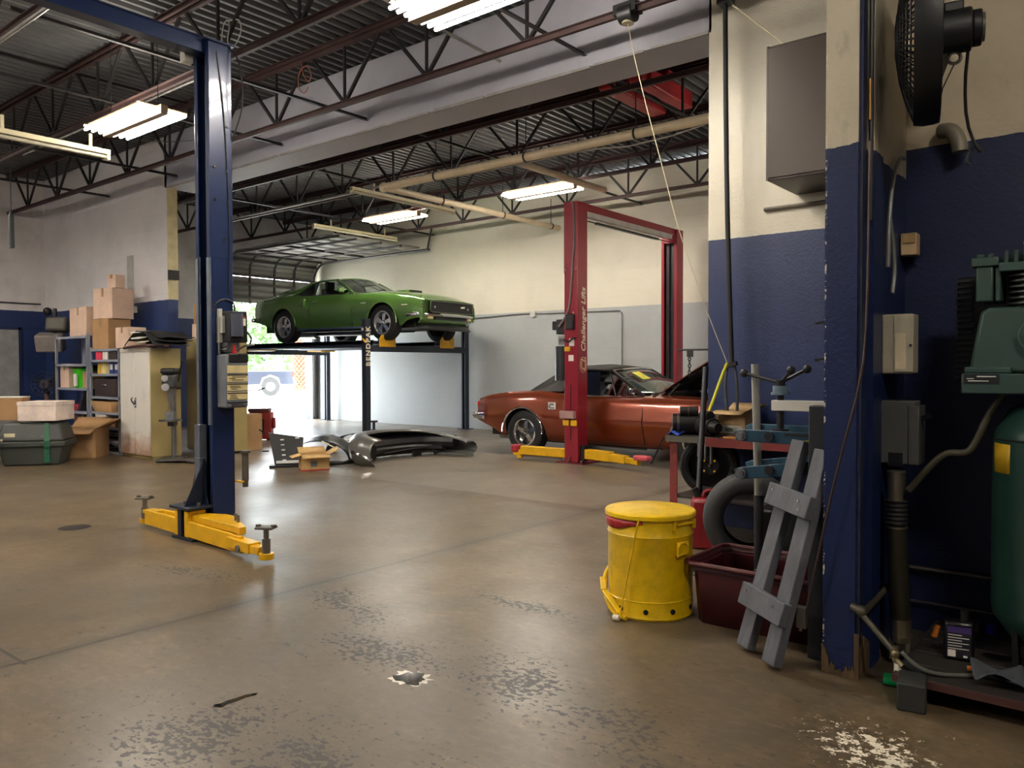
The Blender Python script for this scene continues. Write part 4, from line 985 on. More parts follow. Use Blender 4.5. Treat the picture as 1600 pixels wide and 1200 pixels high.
text('logo', 'CL', .16, M('logo_cream', (214, 176, 140), .5), t, (.1065, .07, 1.22), up_rot, .3, .0015, .003)
build('logo_ring', MB().tube([(.107, .01 + .075 * math.cos(a), 1.31 + .1 * math.sin(a)) for a in [math.pi * 2 * k / 24 for k in range(25)]], .004, 6), M('logo_cream', (214, 176, 140)), t)

# four post lift
char = M('lift_charcoal', (44, 50, 62), .4, .2, .1)
t = thing('four_post_lift', 'charcoal four post lift holding the green car up', 'vehicle lift', (-10.93, 9.38, 0))
posts = ((0, 0), (0, 2.64), (-4.45, 2.6), (-4.45, 0.02))
for i, (x, y) in enumerate(posts):
    zt = 2.13
    p = build('post', MB().prism(column_poly(x - .055, x + .055, y - .055, y + .055, 1 if i in (0, 3) else -1, .01, .03), 'Z', .012, zt), char, t, bevel=.003)
    build('post_cap', MB().box(x - .06, x + .06, y - .06, y + .06, zt, zt + .02), char, p)
    build('foot_plate', MB().box(x - .12, x + .12, y - .12, y + .12, 0, .012), char, p)
    build('anchor', MB().cyl((x - .08, y - .08, .012), (x - .08, y - .08, .04), .012), STEEL, p)
    if i == 0:
        text('lettering', 'BENDPAK', .135, M('letter_cream', (226, 216, 186), .5), p, (x + .0565, y + .046, 1.30), up_rot, 0, .0015, .004, space=1.28)
        build('tape_band', MB().box(x - .058, x - .002, y - .058, y - .054, 1.94, 1.99), WHITEP, p)
build('cross_beam', MB().box(-.06, .06, .05, 2.59, 1.56, 1.68), char, t, bevel=.004)
build('cross_beam', MB().box(-4.51, -4.39, .05, 2.57, 1.56, 1.68), char, t, bevel=.004)
for y0, lb in ((.14, ''), (1.72, '')):
    rw = build('runway', MB().box(-4.85, .02, y0, y0 + .5, 1.70, 1.762).box(-4.85, .02, y0, y0 + .02, 1.66, 1.775).box(-4.85, .02, y0 + .48, y0 + .5, 1.66, 1.775), char, t, bevel=.003)
    build('wheel_stop', MB().prism([(y0 + .1, 1.65), (y0 + .1, 1.80), (y0 + .16, 1.87), (y0 + .5, 1.87), (y0 + .5, 1.65)], 'X', .075, .09), M('stop_yellow', (214, 160, 14), .4), rw, bevel=.004)
    build('stop_bracket', MB().box(.0, .06, y0 + .14, y0 + .48, 1.70, 1.80), char, rw)
    build('ramp', MB().add([(-4.85, y0, 1.76), (-4.85, y0 + .5, 1.76), (-5.08, y0 + .5, 1.73), (-5.08, y0, 1.73)], [(0, 1, 2, 3)]), char, rw, solid=.02)
    build('ramp_hinge_plate', MB().box(-4.1, -3.6, y0 + .05, y0 + .45, 1.63, 1.66), M('stop_yellow', (214, 160, 14)), rw)
build('release_handle', MB().bar((-.02, -.07, 1.80), (.09, -.08, 1.72), .03, .02), M('stop_yellow', (214, 160, 14)), t)
# ------------------------------------------------------------------ stored goods at the far left
def carton(label, loc, d, rz=0., m=None, open_=False, tape=True, name='cardboard_box', lid=None, group=None):
    m = m or CARD
    t = thing(name, label, 'box', loc, rz, group)
    w, l, h = d
    if open_:
        bm_ = MB(); th = .006
        bm_.box(-w / 2, w / 2, -l / 2, -l / 2 + th, 0, h).box(-w / 2, w / 2, l / 2 - th, l / 2, 0, h).box(-w / 2, -w / 2 + th, -l / 2, l / 2, 0, h).box(w / 2 - th, w / 2, -l / 2, l / 2, 0, h).box(-w / 2, w / 2, -l / 2, l / 2, 0, th)
        build('body', bm_, m, t)
        f = min(w, l) * .45
        for (a, b, dx, dy) in (((-w / 2, -l / 2), (w / 2, -l / 2), 0, -1), ((-w / 2, l / 2), (w / 2, l / 2), 0, 1), ((-w / 2, -l / 2), (-w / 2, l / 2), -1, 0), ((w / 2, -l / 2), (w / 2, l / 2), 1, 0)):
            dz = -.25 if (dx + dy) < 0 else .55
            build('flap', MB().add([(a[0], a[1], h), (b[0], b[1], h), (b[0] + dx * f, b[1] + dy * f, h + dz * f), (a[0] + dx * f, a[1] + dy * f, h + dz * f)], [(0, 1, 2, 3)]), m, t, solid=.005)
    else:
        build('body', MB().box(-w / 2, w / 2, -l / 2, l / 2, 0, h), m, t, bevel=.004)
        if lid: build('lid', MB().box(-w / 2 - .006, w / 2 + .006, -l / 2 - .006, l / 2 + .006, h - lid, h + .004), m, t, bevel=.004)
        elif tape: build('tape', MB().box(-.025, .025, -l / 2 - .0015, l / 2 + .0015, h * .72, h + .0015), TAPE, t)
    return t

zinc = M('zinc_shelf', (188, 194, 206), .4, .5, .1)
def shelving(label, loc, w, l, h, levels):
    t = thing('shelving_unit', label, 'shelves', loc, 0, 'metal shelving units')
    for (x, y) in ((0, 0), (w, 0), (0, l), (w, l)):
        sx = 1 if x == 0 else -1; sy = 1 if y == 0 else -1
        m = MB().box(min(x, x + sx * .045), max(x, x + sx * .045), min(y, y + sy * .004), max(y, y + sy * .004), 0, h).box(min(x, x + sx * .004), max(x, x + sx * .004), min(y, y + sy * .045), max(y, y + sy * .045), 0, h)
        build('post', m, zinc, t)
    for z in levels: build('shelf', MB().box(.004, w - .004, .004, l - .004, z - .004, z).box(.004, w - .004, .0, .006, z - .035, z), zinc, t)
    for z in (.35, .9): build('cross_brace', MB().bar((.02, l, z), (w - .02, l, z + .35), .02, .004), zinc, t)
    return t
S1 = (-13.95, 5.36); shelving('taller steel shelving unit, left of the pair, with the green tub', (S1[0], S1[1], 0), 1.2, .46, 1.82, (.12, .33, .6, .967, 1.345, 1.785))
S2 = (-12.72, 5.38); shelving('lower steel shelving unit beside the cream cabinet, packed with small boxes', (S2[0], S2[1], 0), .98, .44, 1.6, (.04, .2, .395, .85, 1.197, 1.408, 1.572))
carton('wide pinkish carton on top of the taller shelving unit', (-13.15, 5.6, 1.79), (.72, .4, .45), -.06, CARD2)
carton('brown carton standing on the lower shelving unit, under the tipped box', (-12.45, 5.6, 1.573), (.44, .36, .46), .1, CARD)
carton('tipped tall carton on top of the brown carton stack', (-12.42, 5.62, 2.036), (.46, .36, .46), .18, CARD2)
carton('very small box topping the carton stack', (-12.28, 5.6, 2.5), (.2, .16, .2), .2, CARD2)
carton('pale carton at the front edge of the cream cabinet top', (-11.62, 5.5, 1.575), (.4, .26, .3), 0, CARD2)
carton('slim pink carton standing on the taller shelving unit', (-13.72, 5.55, .97), (.32, .28, .38), 0, CARD2)
carton('small tan carton right of the green tub', (-12.93, 5.52, .97), (.18, .24, .26), 0, CARD)
carton('dark brown carton behind the green tub', (-13.5, 5.7, .97), (.5, .16, .36), 0, M('brown_box', (84, 60, 50), .8))
t = thing('plastic_tub', 'bright green plastic tub with white label on the shelf', 'tub', (-13.27, 5.55, .97))
build('body', MB().lathe([(.0001, 0), (.15, 0), (.18, .29), (.185, .3), (.175, .3), (.145, .01)], (0, 0, 0), 'Z', 24), M('bright_green', (60, 186, 30), .35), t)
build('label', MB().box(-.02, .09, -.178, -.16, .03, .22), WHITEP, t)
build('bag', MB().ball((.04, .02, .30), .10, 12, .5), M('dark_green_bag', (40, 120, 40), .5), t)
t = thing('document_binder', 'dark binder leaning on a lower shelf of the taller unit', 'binder', (-13.05, 5.55, .602)); build('cover', MB().add([(-.2, -.14, 0), (-.12, -.14, 0), (.1, -.14, .35), (.02, -.14, .35), (-.2, .14, 0), (-.12, .14, 0), (.1, .14, .35), (.02, .14, .35)], [(0, 1, 2, 3), (4, 7, 6, 5), (0, 4, 5, 1), (1, 5, 6, 2), (2, 6, 7, 3), (3, 7, 4, 0)]), M('binder_dark', (44, 38, 46), .5), t)
build('spine', MB().box(.12, .3, -.12, .12, 0, .3), BLACK, t)
solo('red_tool_case', MB().box(-.16, .16, -.1, .1, 0, .1), M('deep_red', (140, 30, 50), .4), 'flat red case on the lower shelf beside the binder', 'case', (-13.45, 5.52, .602), bevel=.02)
carton('brown carton on the lowest visible shelf of the taller unit', (-13.1, 5.56, .335), (.5, .3, .2), .1, M('brown_box', (84, 60, 50)))
# lower unit contents
for i, (x, w, h, c, lb) in enumerate(((-12.45, .2, .12, (214, 60, 84), 'pink red small box on the second shelf of the lower unit'), (-12.24, .16, .13, (226, 222, 212), 'white small box beside the pink red one'), (-12.0, .26, .12, (60, 50, 46), 'dark brown flat box at the second shelf end'))):
    carton(lb, (x, 5.5, 1.409), (w, .2, h), 0, M('box_%d' % i, c, .6), tape=False, name='parts_box', group='small boxes on the lower shelving unit')
for i, (x, r, c, lb) in enumerate(((-12.58, .055, (206, 170, 70), 'amber tin at the left end of the tin row'), (-12.42, .07, (216, 196, 130), 'larger cream tin in the tin row'), (-12.25, .055, (200, 190, 160), 'grey white tin next to the blue boxes'))):
    t = thing('oil_tin', lb, 'tin', (x, 5.5, 1.198), 0, 'tins on the lower shelving unit'); build('body', MB().cyl((0, 0, 0), (0, 0, .17), r, n=18), M('tin_%d' % i, c, .35), t); build('lid', MB().cyl((0, 0, .17), (0, 0, .18), r * .9, n=18), STEEL, t)
for i, x in enumerate((-12.1, -11.94)):
    t = carton(('blue box with white label beside the tins', 'second blue box with white label, nearest the cabinet')[i], (x, 5.5, 1.198), (.14, .14, .18), 0, M('oil_blue', (44, 60, 120), .5), tape=False, name='parts_box', group='blue boxes on the lower shelving unit')
    build('label', MB().box(-.04, .04, -.0725, -.07, .06, .14), WHITEP, t)
t = thing('tool_case', 'dark brown hard case on the middle shelf of the lower unit', 'case', (-12.28, 5.55, .851)); build('body', MB().box(-.36, .36, -.14, .14, 0, .27), M('case_dark', (58, 46, 44), .5), t, bevel=.02); build('handle', MB().tube([(-.06, -.145, .17), (-.05, -.165, .18), (.05, -.165, .18), (.06, -.145, .17)], .008, 6), STEEL, t)
t = thing('tan_tray', 'tan cardboard tray under the hard case shelf', 'tray', (-12.28, 5.52, .62)); build('tray', MB().add([(-.28, -.14, .0), (.28, -.14, 0), (.28, .14, 0), (-.28, .14, 0), (-.34, -.18, .16), (.34, -.18, .16), (.34, .18, .16), (-.34, .18, .16)], [(0, 1, 2, 3), (0, 4, 5, 1), (1, 5, 6, 2), (2, 6, 7, 3), (3, 7, 4, 0)]), CARD, t, solid=.006)
build('lining', MB().box(-.3, .3, -.15, .15, .1, .12), CARD2, t)
bpy.data.objects['shelving_unit.001'].name  # the lower unit carries one more shelf for the tray
for o in bpy.data.objects['shelving_unit.001'].children[:0]: pass
build('shelf', MB().box(.004, .976, .004, .436, .612, .618).box(.004, .976, 0, .006, .585, .618), zinc, bpy.data.objects['shelving_unit.001'])
for i, (z, h, w, c, lb) in enumerate(((.397, .13, .4, (230, 226, 220), 'white carton at the foot of the box stack on the lower unit'), (.528, .075, .34, (236, 232, 226), 'flat white carton in the middle of the box stack'))):
    carton(lb, (-12.42, 5.52, z), (w, .24, h), .04, M('white_carton', (228, 224, 218), .7), tape=False)
carton('tan and brown carton beside the white carton stack', (-12.0, 5.52, .397), (.3, .24, .13), 0, CARD)
t = thing('folded_plastic_sheet', 'grey crumpled plastic parts piled on the bottom shelves', 'plastic parts', (-12.25, 5.55, .202)); random.seed(8)
for k in range(5):
    m = MB(); z = .01 + .03 * k
    m.loft([[(-.42 + .21 * i, -.17 + .34 * j / 3, z + random.uniform(0, .04)) for j in range(4)] for i in range(5)])
    build('sheet', m, M('grey_sheet', (110, 112, 118), .35, .1) if k % 2 else BLACK, t, solid=.008)
t = thing('folded_plastic_sheet', 'black plastic parts lying on the lowest shelf of the lower unit', 'plastic parts', (-12.25, 5.55, .045)); random.seed(9)
for k in range(4):
    m = MB(); z = .01 + .025 * k
    m.loft([[(-.44 + .22 * i, -.18 + .36 * j / 3, z + random.uniform(0, .03)) for j in range(4)] for i in range(5)])
    build('sheet', m, BLACK if k < 3 else M('grey_sheet', (110, 112, 118)), t, solid=.008)

# cabinets
cabm = M('cabinet_cream', (214, 208, 196), .45, .1, .06, 3, dirt=(150, 100, 60), dirt_amt=.15)
cabs = M('cabinet_side_tan', (168, 150, 100), .5, .1, .1, 3)
t = thing('storage_cabinet', 'worn cream two door steel cabinet with rust at its foot', 'cabinet', (-11.70, 5.37, 0))
build('body', MB().box(0, .88, .02, .46, .03, 1.56).box(.01, .87, .04, .45, 0, .03), cabs, t, bevel=.004)
build('crown_strip', MB().box(0, .88, .0, .03, 1.51, 1.565), cabm, t)
def rusty():
    tt = NT('rusty_cream'); v = tt.coords('Object'); x, y, z = tt.sep(v); n = tt.noise(v, 6, 6, .7)
    f = tt.ramp(tt.math('ADD', z, tt.math('MULTIPLY', tt.math('SUBTRACT', n, .5), .7)), .12, .38, (1, 1, 1, 1), (0, 0, 0, 1))
    c = tt.mix(tt.math('MULTIPLY', f, .75), lin((222, 217, 208)), lin((160, 104, 60)))
    c = tt.mix(tt.ramp(tt.noise(v, 3, 5, .7), .55, .8, (0, 0, 0, 1), (.4,) * 3 + (1,)), c, lin((140, 134, 124)))
    tt.set(Base_Color=c, Roughness=.45); return tt.m
rc = rusty()
d1 = build('door', MB().box(.01, .437, .0, .02, .05, 1.505), rc, t, bevel=.003)
d2 = build('door', MB().box(.443, .87, .0, .02, .05, 1.505), rc, t, bevel=.003)
build('handle', MB().tube([(.40, -.005, .86), (.42, -.04, .83), (.46, -.04, .80), (.48, -.01, .74)], .012, 8, 1).box(.45, .5, -.008, .0, .72, .86), CHROME, d2)
t = thing('storage_cabinet', 'tan cabinet standing behind the drill press, half hidden by the blue column', 'cabinet', (-11.50, 6.28, 0))
build('body', MB().box(0, .9, .02, .48, .03, 1.72), cabs, t, bevel=.004)
build('door', MB().box(.01, .447, .0, .02, .05, 1.70), cabs, t, bevel=.003); build('door', MB().box(.453, .89, .0, .02, .05, 1.70), cabs, t, bevel=.003)
carton('carton on the tan cabinet, upper of two by the blue column', (-11.12, 6.5, 1.95), (.42, .34, .3), .12, CARD)
carton('low mixed carton under the upper carton on the tan cabinet', (-11.1, 6.5, 1.722), (.5, .38, .226), .05, CARD2)
# plastic splash shields and papers on the cabinet
t = thing('splash_shield', 'curved black plastic splash shields heaped on the cream cabinet', 'car parts', (-11.15, 5.6, 1.568)); random.seed(12)
for k in range(3):
    m = MB(); L = []
    for i in range(9):
        q = i / 8; L.append([(-.38 + .98 * q, -.24 + .48 * j / 4 + .03 * k, .02 + .05 * k + .20 * math.sin(math.pi * min(1, q * 1.1)) * (1 - k * .25) + random.uniform(0, .03)) for j in range(5)])
    build('shield', m.loft(L), M('shield_black', (30, 30, 30), .5), t, solid=.01)
build('shield_rim', MB().tube([(-.3, -.28, .0), (.1, -.3, .02), (.45, -.26, .03), (.62, -.1, .02)], .02, 8, 2), M('maroon_trim', (64, 26, 30), .5), t)
for i, (x, y, z, r) in enumerate(((-11.2, 5.42, 1.79, .3), (-11.08, 5.36, 1.70, .1), (-10.98, 5.36, 1.64, -.2))):
    solo('paper_sheet', MB().cbox((0, 0, .01), (.2, .12, .015), 0, .2), WHITEP, ('white leaflet highest on the black shields', 'white leaflet lying midway on the black shields', 'white leaflet lowest at the shield edge')[i], 'paper', (x, y, z), r, 'leaflets on the cabinet')

# drill press beside the cabinet
dp = M('drill_grey', (66, 66, 66), .4, .3)
t = thing('drill_press', 'dark grey floor drill press against the cabinet side', 'drill press', (-10.55, 5.55, 0), R(50))
build('base', MB().box(-.16, .16, -.26, .2, 0, .035), dp, t, bevel=.01)
build('column', MB().cyl((0, .1, .03), (0, .1, 1.2), .035, n=18), STEEL, t)
h = build('head', MB().box(-.09, .09, -.2, .22, 1.0, 1.2), dp, t, bevel=.03)
build('belt_guard', MB().box(-.1, .1, -.24, .26, 1.2, 1.28), BLACK, h, bevel=.03)
build('motor', MB().cyl((0, .24, .98), (0, .24, 1.24), .08, n=20), BLACK, h)
build('front_dials', MB().cyl((-.04, -.2, 1.14), (-.04, -.225, 1.14), .045).cyl((-.03, -.2, 1.02), (-.03, -.25, 1.02), .05), M('dial_silver', (190, 190, 190), .3, .6), h)
build('feed_lever', MB().bar((.1, -.06, 1.1), (.16, -.12, 1.38), .014, .014).ball((.16, -.12, 1.38), .02), BLACK, h)
build('quill', MB().cyl((0, -.12, .82), (0, -.12, 1.0), .03).cyl((0, -.12, .72), (0, -.12, .82), .018), STEEL, t)
tb = build('table', MB().lathe([(.0001, .55), (.15, .55), (.15, .575), (.0001, .575)], (0, -.1, 0), 'Z', 26), STEEL, t)
build('vise', MB().box(-.05, .05, -.16, -.02, .575, .68).cyl((-.0, -.16, .64), (0, -.26, .64), .012), M('vise_grey', (130, 134, 140), .4, .6), tb)
build('table_bracket', MB().box(-.04, .04, -.1, .14, .48, .55), dp, t)
solo('floor_mat_rag', MB().loft([[(-.4 + .2 * i, -.12 + .08 * j, .012 + .012 * ((i * 7 + j * 3) % 3)) for j in range(4)] for i in range(5)]), M('rag_dark', (66, 60, 58), .9), 'dark flattened rag on the floor before the drill press', 'rag', (-10.15, 5.55, 0), .5, solid=.01)

# totes and boxes on the floor
tm = M('tote_charcoal', (62, 66, 62), .5, 0, .12, 3)
t = thing('storage_tote', 'large dark grey lidded storage tote with a green strap', 'tote', (-11.62, 4.22, 0), R(53))
def taper(w0, l0, w1, l1, z0, z1): return MB().add([(-w0 / 2, -l0 / 2, z0), (w0 / 2, -l0 / 2, z0), (w0 / 2, l0 / 2, z0), (-w0 / 2, l0 / 2, z0), (-w1 / 2, -l1 / 2, z1), (w1 / 2, -l1 / 2, z1), (w1 / 2, l1 / 2, z1), (-w1 / 2, l1 / 2, z1)], [(0, 3, 2, 1), (4, 5, 6, 7), (0, 1, 5, 4), (1, 2, 6, 5), (2, 3, 7, 6), (3, 0, 4, 7)])
build('body', taper(.66, .42, .78, .52, 0, .28), tm, t, bevel=.02)
build('rim', MB().box(-.42, .42, -.29, .29, .25, .32), tm, t, bevel=.015)
ld = build('lid', taper(.82, .56, .68, .4, .32, .565), tm, t, bevel=.03)
build('lid_rib', MB().box(-.14, .12, -.2, .2, .56, .585), tm, ld, bevel=.01)
build('latch', MB().cbox((-.24, -.245, .40), (.13, .03, .06)).cbox((-.36, -.26, .345), (.09, .03, .03)), M('latch_cream', (206, 198, 160), .5), t, bevel=.005)
build('strap', MB().box(.17, .24, -.292, -.285, .24, .33).add([(.17, -.284, .33), (.24, -.284, .33), (.22, -.215, .56), (.16, -.215, .56)], [(0, 1, 2, 3)]).box(.16, .23, -.26, -.225, .04, .25), M('strap_green', (28, 92, 62), .5), t)
build('tally_marks', MB().cbox((.02, -.255, .39), (.07, .004, .012)).cbox((.15, -.257, .385), (.05, .004, .01)), STEEL, t)
carton('white fronted archive box lying on the grey tote', (-11.55, 4.32, .588), (.5, .46, .25), R(40), M('archive_white', (230, 212, 200), .8), tape=False, lid=.05)
t = carton('brown open carton with white rim behind the archive box', (-12.0, 4.02, .588), (.42, .3, .30), R(52), CARD, tape=False); build('white_rim', MB().box(-.215, .215, -.155, .155, .3, .312), WHITEP, t)
carton('brown carton at the left edge behind the grey tote', (-12.4, 3.6, .35), (.5, .4, .42), R(50), CARD)
carton('black crate holding up the brown carton at the left edge', (-12.4, 3.6, 0), (.55, .44, .34), R(50), BLACK, tape=False, name='plastic_crate')
solo('plastic_board', MB().box(-.06, .06, -.02, .02, 0, .55), M('milky_plastic', (196, 206, 222), .4), 'pale upright plastic board at the left edge beside the tote', 'board', (-11.45, 3.62, 0), R(50), bevel=.01)
t = carton('open brown carton with spread flaps on the floor right of the tote', (-12.0, 4.98, 0), (.52, .5, .42), R(46), CARD, open_=True)
build('contents', MB().ball((.05, .0, .3), .16, 12, .7), BLACK, t); build('white_bundle', MB().ball((-.08, -.12, .32), .08, 10, .8), WHITEP, t)
# fans and odd tools in the far corner
t = thing('pedestal_fan', 'dim pedestal fan standing by the corner left of the shelving', 'fan', (-15.25, 5.72, 0), R(48))
build('base', MB().lathe([(.0001, .03), (.24, .03), (.26, 0)], (0, 0, 0), 'Z', 24), BLACK, t); build('pole', MB().cyl((0, 0, .02), (0, 0, .9), .045), M('rust_brown', (120, 86, 74), .6), t)
cgm = MB()
for k in range(14): a = math.pi * 2 * k / 14; cgm.bar((0, -.14, 1.0), (.22 * math.cos(a), -.1, 1.0 + .22 * math.sin(a)), .008, .008)
for rr in (.08, .15, .22): cgm.tube([(rr * math.cos(a), -.12, 1.0 + rr * math.sin(a)) for a in [math.pi * 2 * k / 28 for k in range(29)]], .007, 5)
build('cage', cgm, M('cage_grey', (58, 62, 78), .4, .4), t); build('motor', MB().cyl((0, -.1, 1.0), (0, .12, 1.0), .08), M('motor_tan', (136, 110, 98), .5), t)
build('blade', MB().add([(0, -.06, 1.0), (.17, -.05, 1.05), (.14, -.08, 1.13)], [(0, 1, 2)]).add([(0, -.06, 1.0), (-.14, -.05, 1.12), (-.18, -.08, 1.03)], [(0, 1, 2)]).add([(0, -.06, 1.0), (-.05, -.05, .84), (.06, -.08, .82)], [(0, 1, 2)]), DKMETAL, t, solid=.006)
t = thing('work_lamp', 'beige square work lamp head on a dark stand beside the shelving', 'lamp', (-14.55, 5.6, 0), R(45))
build('base', MB().box(-.2, .2, -.2, .2, 0, .04), BLACK, t); build('stand', MB().cyl((0, 0, .04), (0, 0, 2.0), .04), DKMETAL, t)
build('lamp_head', MB().cbox((-.05, -.06, 1.72), (.42, .26, .3), .1, .3), M('beige_plastic', (124, 116, 110), .6), t, bevel=.03)
build('upper_head', MB().cbox((.06, -.02, 2.02), (.34, .24, .24), .0, -.2), M('dull_olive', (92, 88, 80), .6), t, bevel=.04)
build('arm', MB().bar((0, 0, 2.0), (.0, .0, 2.3), .05, .05).ball((-.12, 0, 2.25), .07), DKMETAL, t)
solo('pendant_switch', MB().cyl((0, 0, 0), (0, 0, .42), .035, n=14).cyl((0, 0, .42), (0, 0, .5), .03, .01, n=12).cyl((0, 0, .5), (0, 0, 1.1), .006, n=6), M('pendant_dark', (44, 54, 58), .5), 'dark cylinder hanging on a cord at the left edge', 'pendant', (-11.74, 4.0, 2.88))
solo('wall_conduit_stain', MB().box(-.11, .11, -.004, 0, 0, .86), M('grey_unpainted', (176, 172, 168), .7), 'narrow unpainted grey strip on the white wall', 'patch', (-12.72, YH, 2.22))
solo('wall_outlet_box', MB().box(-.14, .14, -.06, 0, 0, .1), M('pale_grey_plastic', (190, 190, 180)), 'small pale box below the grey strip on the wall', 'outlet', (-12.65, YH, 2.16))
solo('junction_box', MB().box(0, .05, -.08, .08, 0, .14), DKMETAL, 'small black box on the cream end of the wall', 'junction box', (-11.54, 6.11, 2.62))
struct('trim_wall_end', MB().box(-11.54, -11.53, YH, YH + .16, 2.32, 4.0), M('cream_end', (196, 184, 142), .5), 'cream painted end face of the middle wall above the blue', 'trim')

# carton, red case and lying car parts in the middle
carton('tall brown carton on the floor just right of the blue column', (-11.02, 6.9, 0), (.5, .42, .56), R(20), CARD)
t = thing('red_case', 'red plastic tool case standing on the floor near the garage opening', 'case', (-12.2, 8.05, 0), R(45)); rcm = M('case_red', (150, 46, 46), .4)
build('body', MB().box(-.2, .2, -.14, .14, .02, .5), rcm, t, bevel=.03); build('lid', MB().box(-.2, .16, -.14, .14, .5, .56), M('lid_dark_red', (90, 40, 42), .5), t, bevel=.01); build('grille', MB().box(-.12, .08, -.15, -.135, .12, .38), BLACK, t); build('handle', MB().box(.2, .25, -.06, .06, .2, .4), rcm, t, bevel=.02)
for x in (-.14, .14): build('foot', MB().box(x - .03, x + .03, -.1, .1, 0, .03), BLACK, t)

silver = M('bumper_pewter', (120, 120, 116), .28, .55, .1, 3)
t = thing('bumper_cover', 'big pewter grey car bumper cover lying hollow side out on the floor', 'car part', (-8.0, 7.65, 0))
ctrl = [(.35, -.95), (.05, -.98), (-.28, -.78), (-.44, -.35), (-.47, .05), (-.42, .45), (-.2, .74), (.1, .84), (.42, .86)]
def bez(ctrl, n):
    P = [Vector((a, b, 0)) for a, b in ctrl]
    for _ in range(n):
        Q = [P[0]]
        for i in range(len(P) - 1): Q += [P[i] * .75 + P[i + 1] * .25, P[i] * .25 + P[i + 1] * .75]
        P = Q + [P[-1]]
    return P
PP = bez(ctrl, 2); cxy = Vector((.25, -.05, 0)); rows_o = []; rows_i = []
for i, p in enumerate(PP):
    q = i / (len(PP) - 1); tn = (PP[min(i + 1, len(PP) - 1)] - PP[max(i - 1, 0)]).normalized(); nn = Vector((tn.y, -tn.x, 0))
    if nn.dot(p - cxy) < 0: nn = -nn
    hg = .25 + .16 * math.sin(math.pi * min(1, .15 + q * .85)) - .05 * q
    row = []
    for (o, z) in ((.0, .02), (.06, .1), (.085, .22), (.06, .33), (.0, .39), (-.13, .40), (-.17, .37)):
        row.append(tuple(p + nn * o + Vector((0, 0, z * hg / .38))))
    rows_o.append(row)
build('skin', MB().loft(rows_o), silver, t, smooth=60, solid=.008)
beam = [tuple(p * .9 + cxy * .1 + Vector((.02, 0, .2))) for p in PP[4:-5]]
build('foam_core', MB().tube(beam, .095, 8), BLACK, t)
build('inner_brace', MB().tube([tuple(p * .84 + cxy * .16 + Vector((.05, 0, .12))) for p in PP[8:-8]], .05, 7), BLACK, t)
build('bracket', MB().bar((-.02, -.8, .03), (-.05, -.6, .1), .03, .1).bar((-.15, .2, .05), (-.2, .4, .05), .03, .08).bar((-.1, .55, .05), (.0, .7, .12), .03, .1), DKMETAL, t)
build('chrome_tip', MB().tube([(.33, -1.0, .1), (.2, -1.05, .16), (.0, -1.02, .19)], .03, 8, 1), CHROME, t)
build('lower_rod', MB().tube([(-.2, -.3, .09), (-.2, .1, .11), (-.12, .45, .13)], .012, 6), BLACK, t)
t = thing('wheel_arch_liner', 'black arched wheel liner with chrome strips lying left of the bumper', 'car part', (-8.8, 6.75, 0), R(40))
build('shell', MB().loft([[(.42 * math.cos(a), y, .02 + (.3 + .03 * math.sin(y * 9)) * math.sin(a)) for a in [math.pi * k / 14 for k in range(15)]] for y in (-.24, -.1, .06, .22)]), M('liner_black', (34, 36, 40), .35), t, smooth=60, solid=.01)
build('chrome_strip', MB().bar((.06, -.255, .30), (.25, -.255, .2), .03, .012).bar((-.2, -.255, .2), (.06, -.255, .16), .02, .05), M('strip_cream', (214, 206, 180), .4), t)
build('flange', MB().tube([(-.44, -.2, .02), (-.1, -.4, .03), (.3, -.45, .02), (.5, -.2, .03)], .03, 8, 2), BLACK, t)
t = thing('fender_liner', 'dull grey fender liner lying behind the bumper cover', 'car part', (-9.25, 7.85, 0), R(30))
build('shell', MB().loft([[(.5 * math.cos(a), y, .02 + .27 * math.sin(a)) for a in [math.pi * k / 12 for k in range(13)]] for y in (-.2, 0, .2)]), M('liner_grey', (62, 62, 60), .5), t, smooth=60, solid=.01)
build('rib', MB().tube([(.34 * math.cos(a), -.21, .02 + .2 * math.sin(a)) for a in [math.pi * k / 10 for k in range(11)]], .02, 6), M('strip_cream', (214, 206, 180)), t)
t = thing('radiator_core', 'black radiator frame with pale slots leaning beside the small carton', 'car part', (-8.72, 6.12, 0), R(52))
build('frame', MB().add([(-.14, -.02, .02), (.2, -.02, .02), (.22, .1, .36), (-.22, .1, .43), (-.14, .04, .02), (.2, .04, .02), (.22, .16, .36), (-.22, .16, .43)], [(0, 1, 2, 3), (4, 7, 6, 5), (0, 4, 5, 1), (1, 5, 6, 2), (2, 6, 7, 3), (3, 7, 4, 0)]), M('frame_black', (24, 25, 28), .5), t)
sl = MB()
for k in range(5): sl.cbox((-.02 - .008 * k, -.003 + .021 * k, .08 + .065 * k), (.045, .02, .016))
sl.cbox((.14, .085, .36), (.05, .03, .02)).cbox((.03, -.04, .06), (.3, .05, .03))
build('slots', sl, M('slot_pale', (214, 214, 210), .5), t); build('prongs', MB().bar((-.26, .1, .42), (-.34, .08, .48), .02, .02).bar((-.22, .05, .2), (-.3, .03, .2), .02, .02), BLACK, t)
build('foot', MB().box(-.2, .26, -.16, .06, 0, .03), BLACK, t)
t = carton('small open tan carton with red base on the floor before the car parts', (-8.16, 6.14, 0), (.34, .26, .2), R(62), M('carton_tan', (196, 160, 104), .8), open_=True)
build('base_band', MB().box(-.172, .172, -.132, .132, 0, .018), M('band_red', (170, 60, 56), .6), t); build('print', MB().box(-.06, .02, -.134, -.13, .05, .12), M('print_grey', (110, 108, 110), .6), t)
t = thing('jack_stand', 'small black jack stand at the foot of the four post lift', 'jack stand', (-10.3, 9.0, 0), .4)
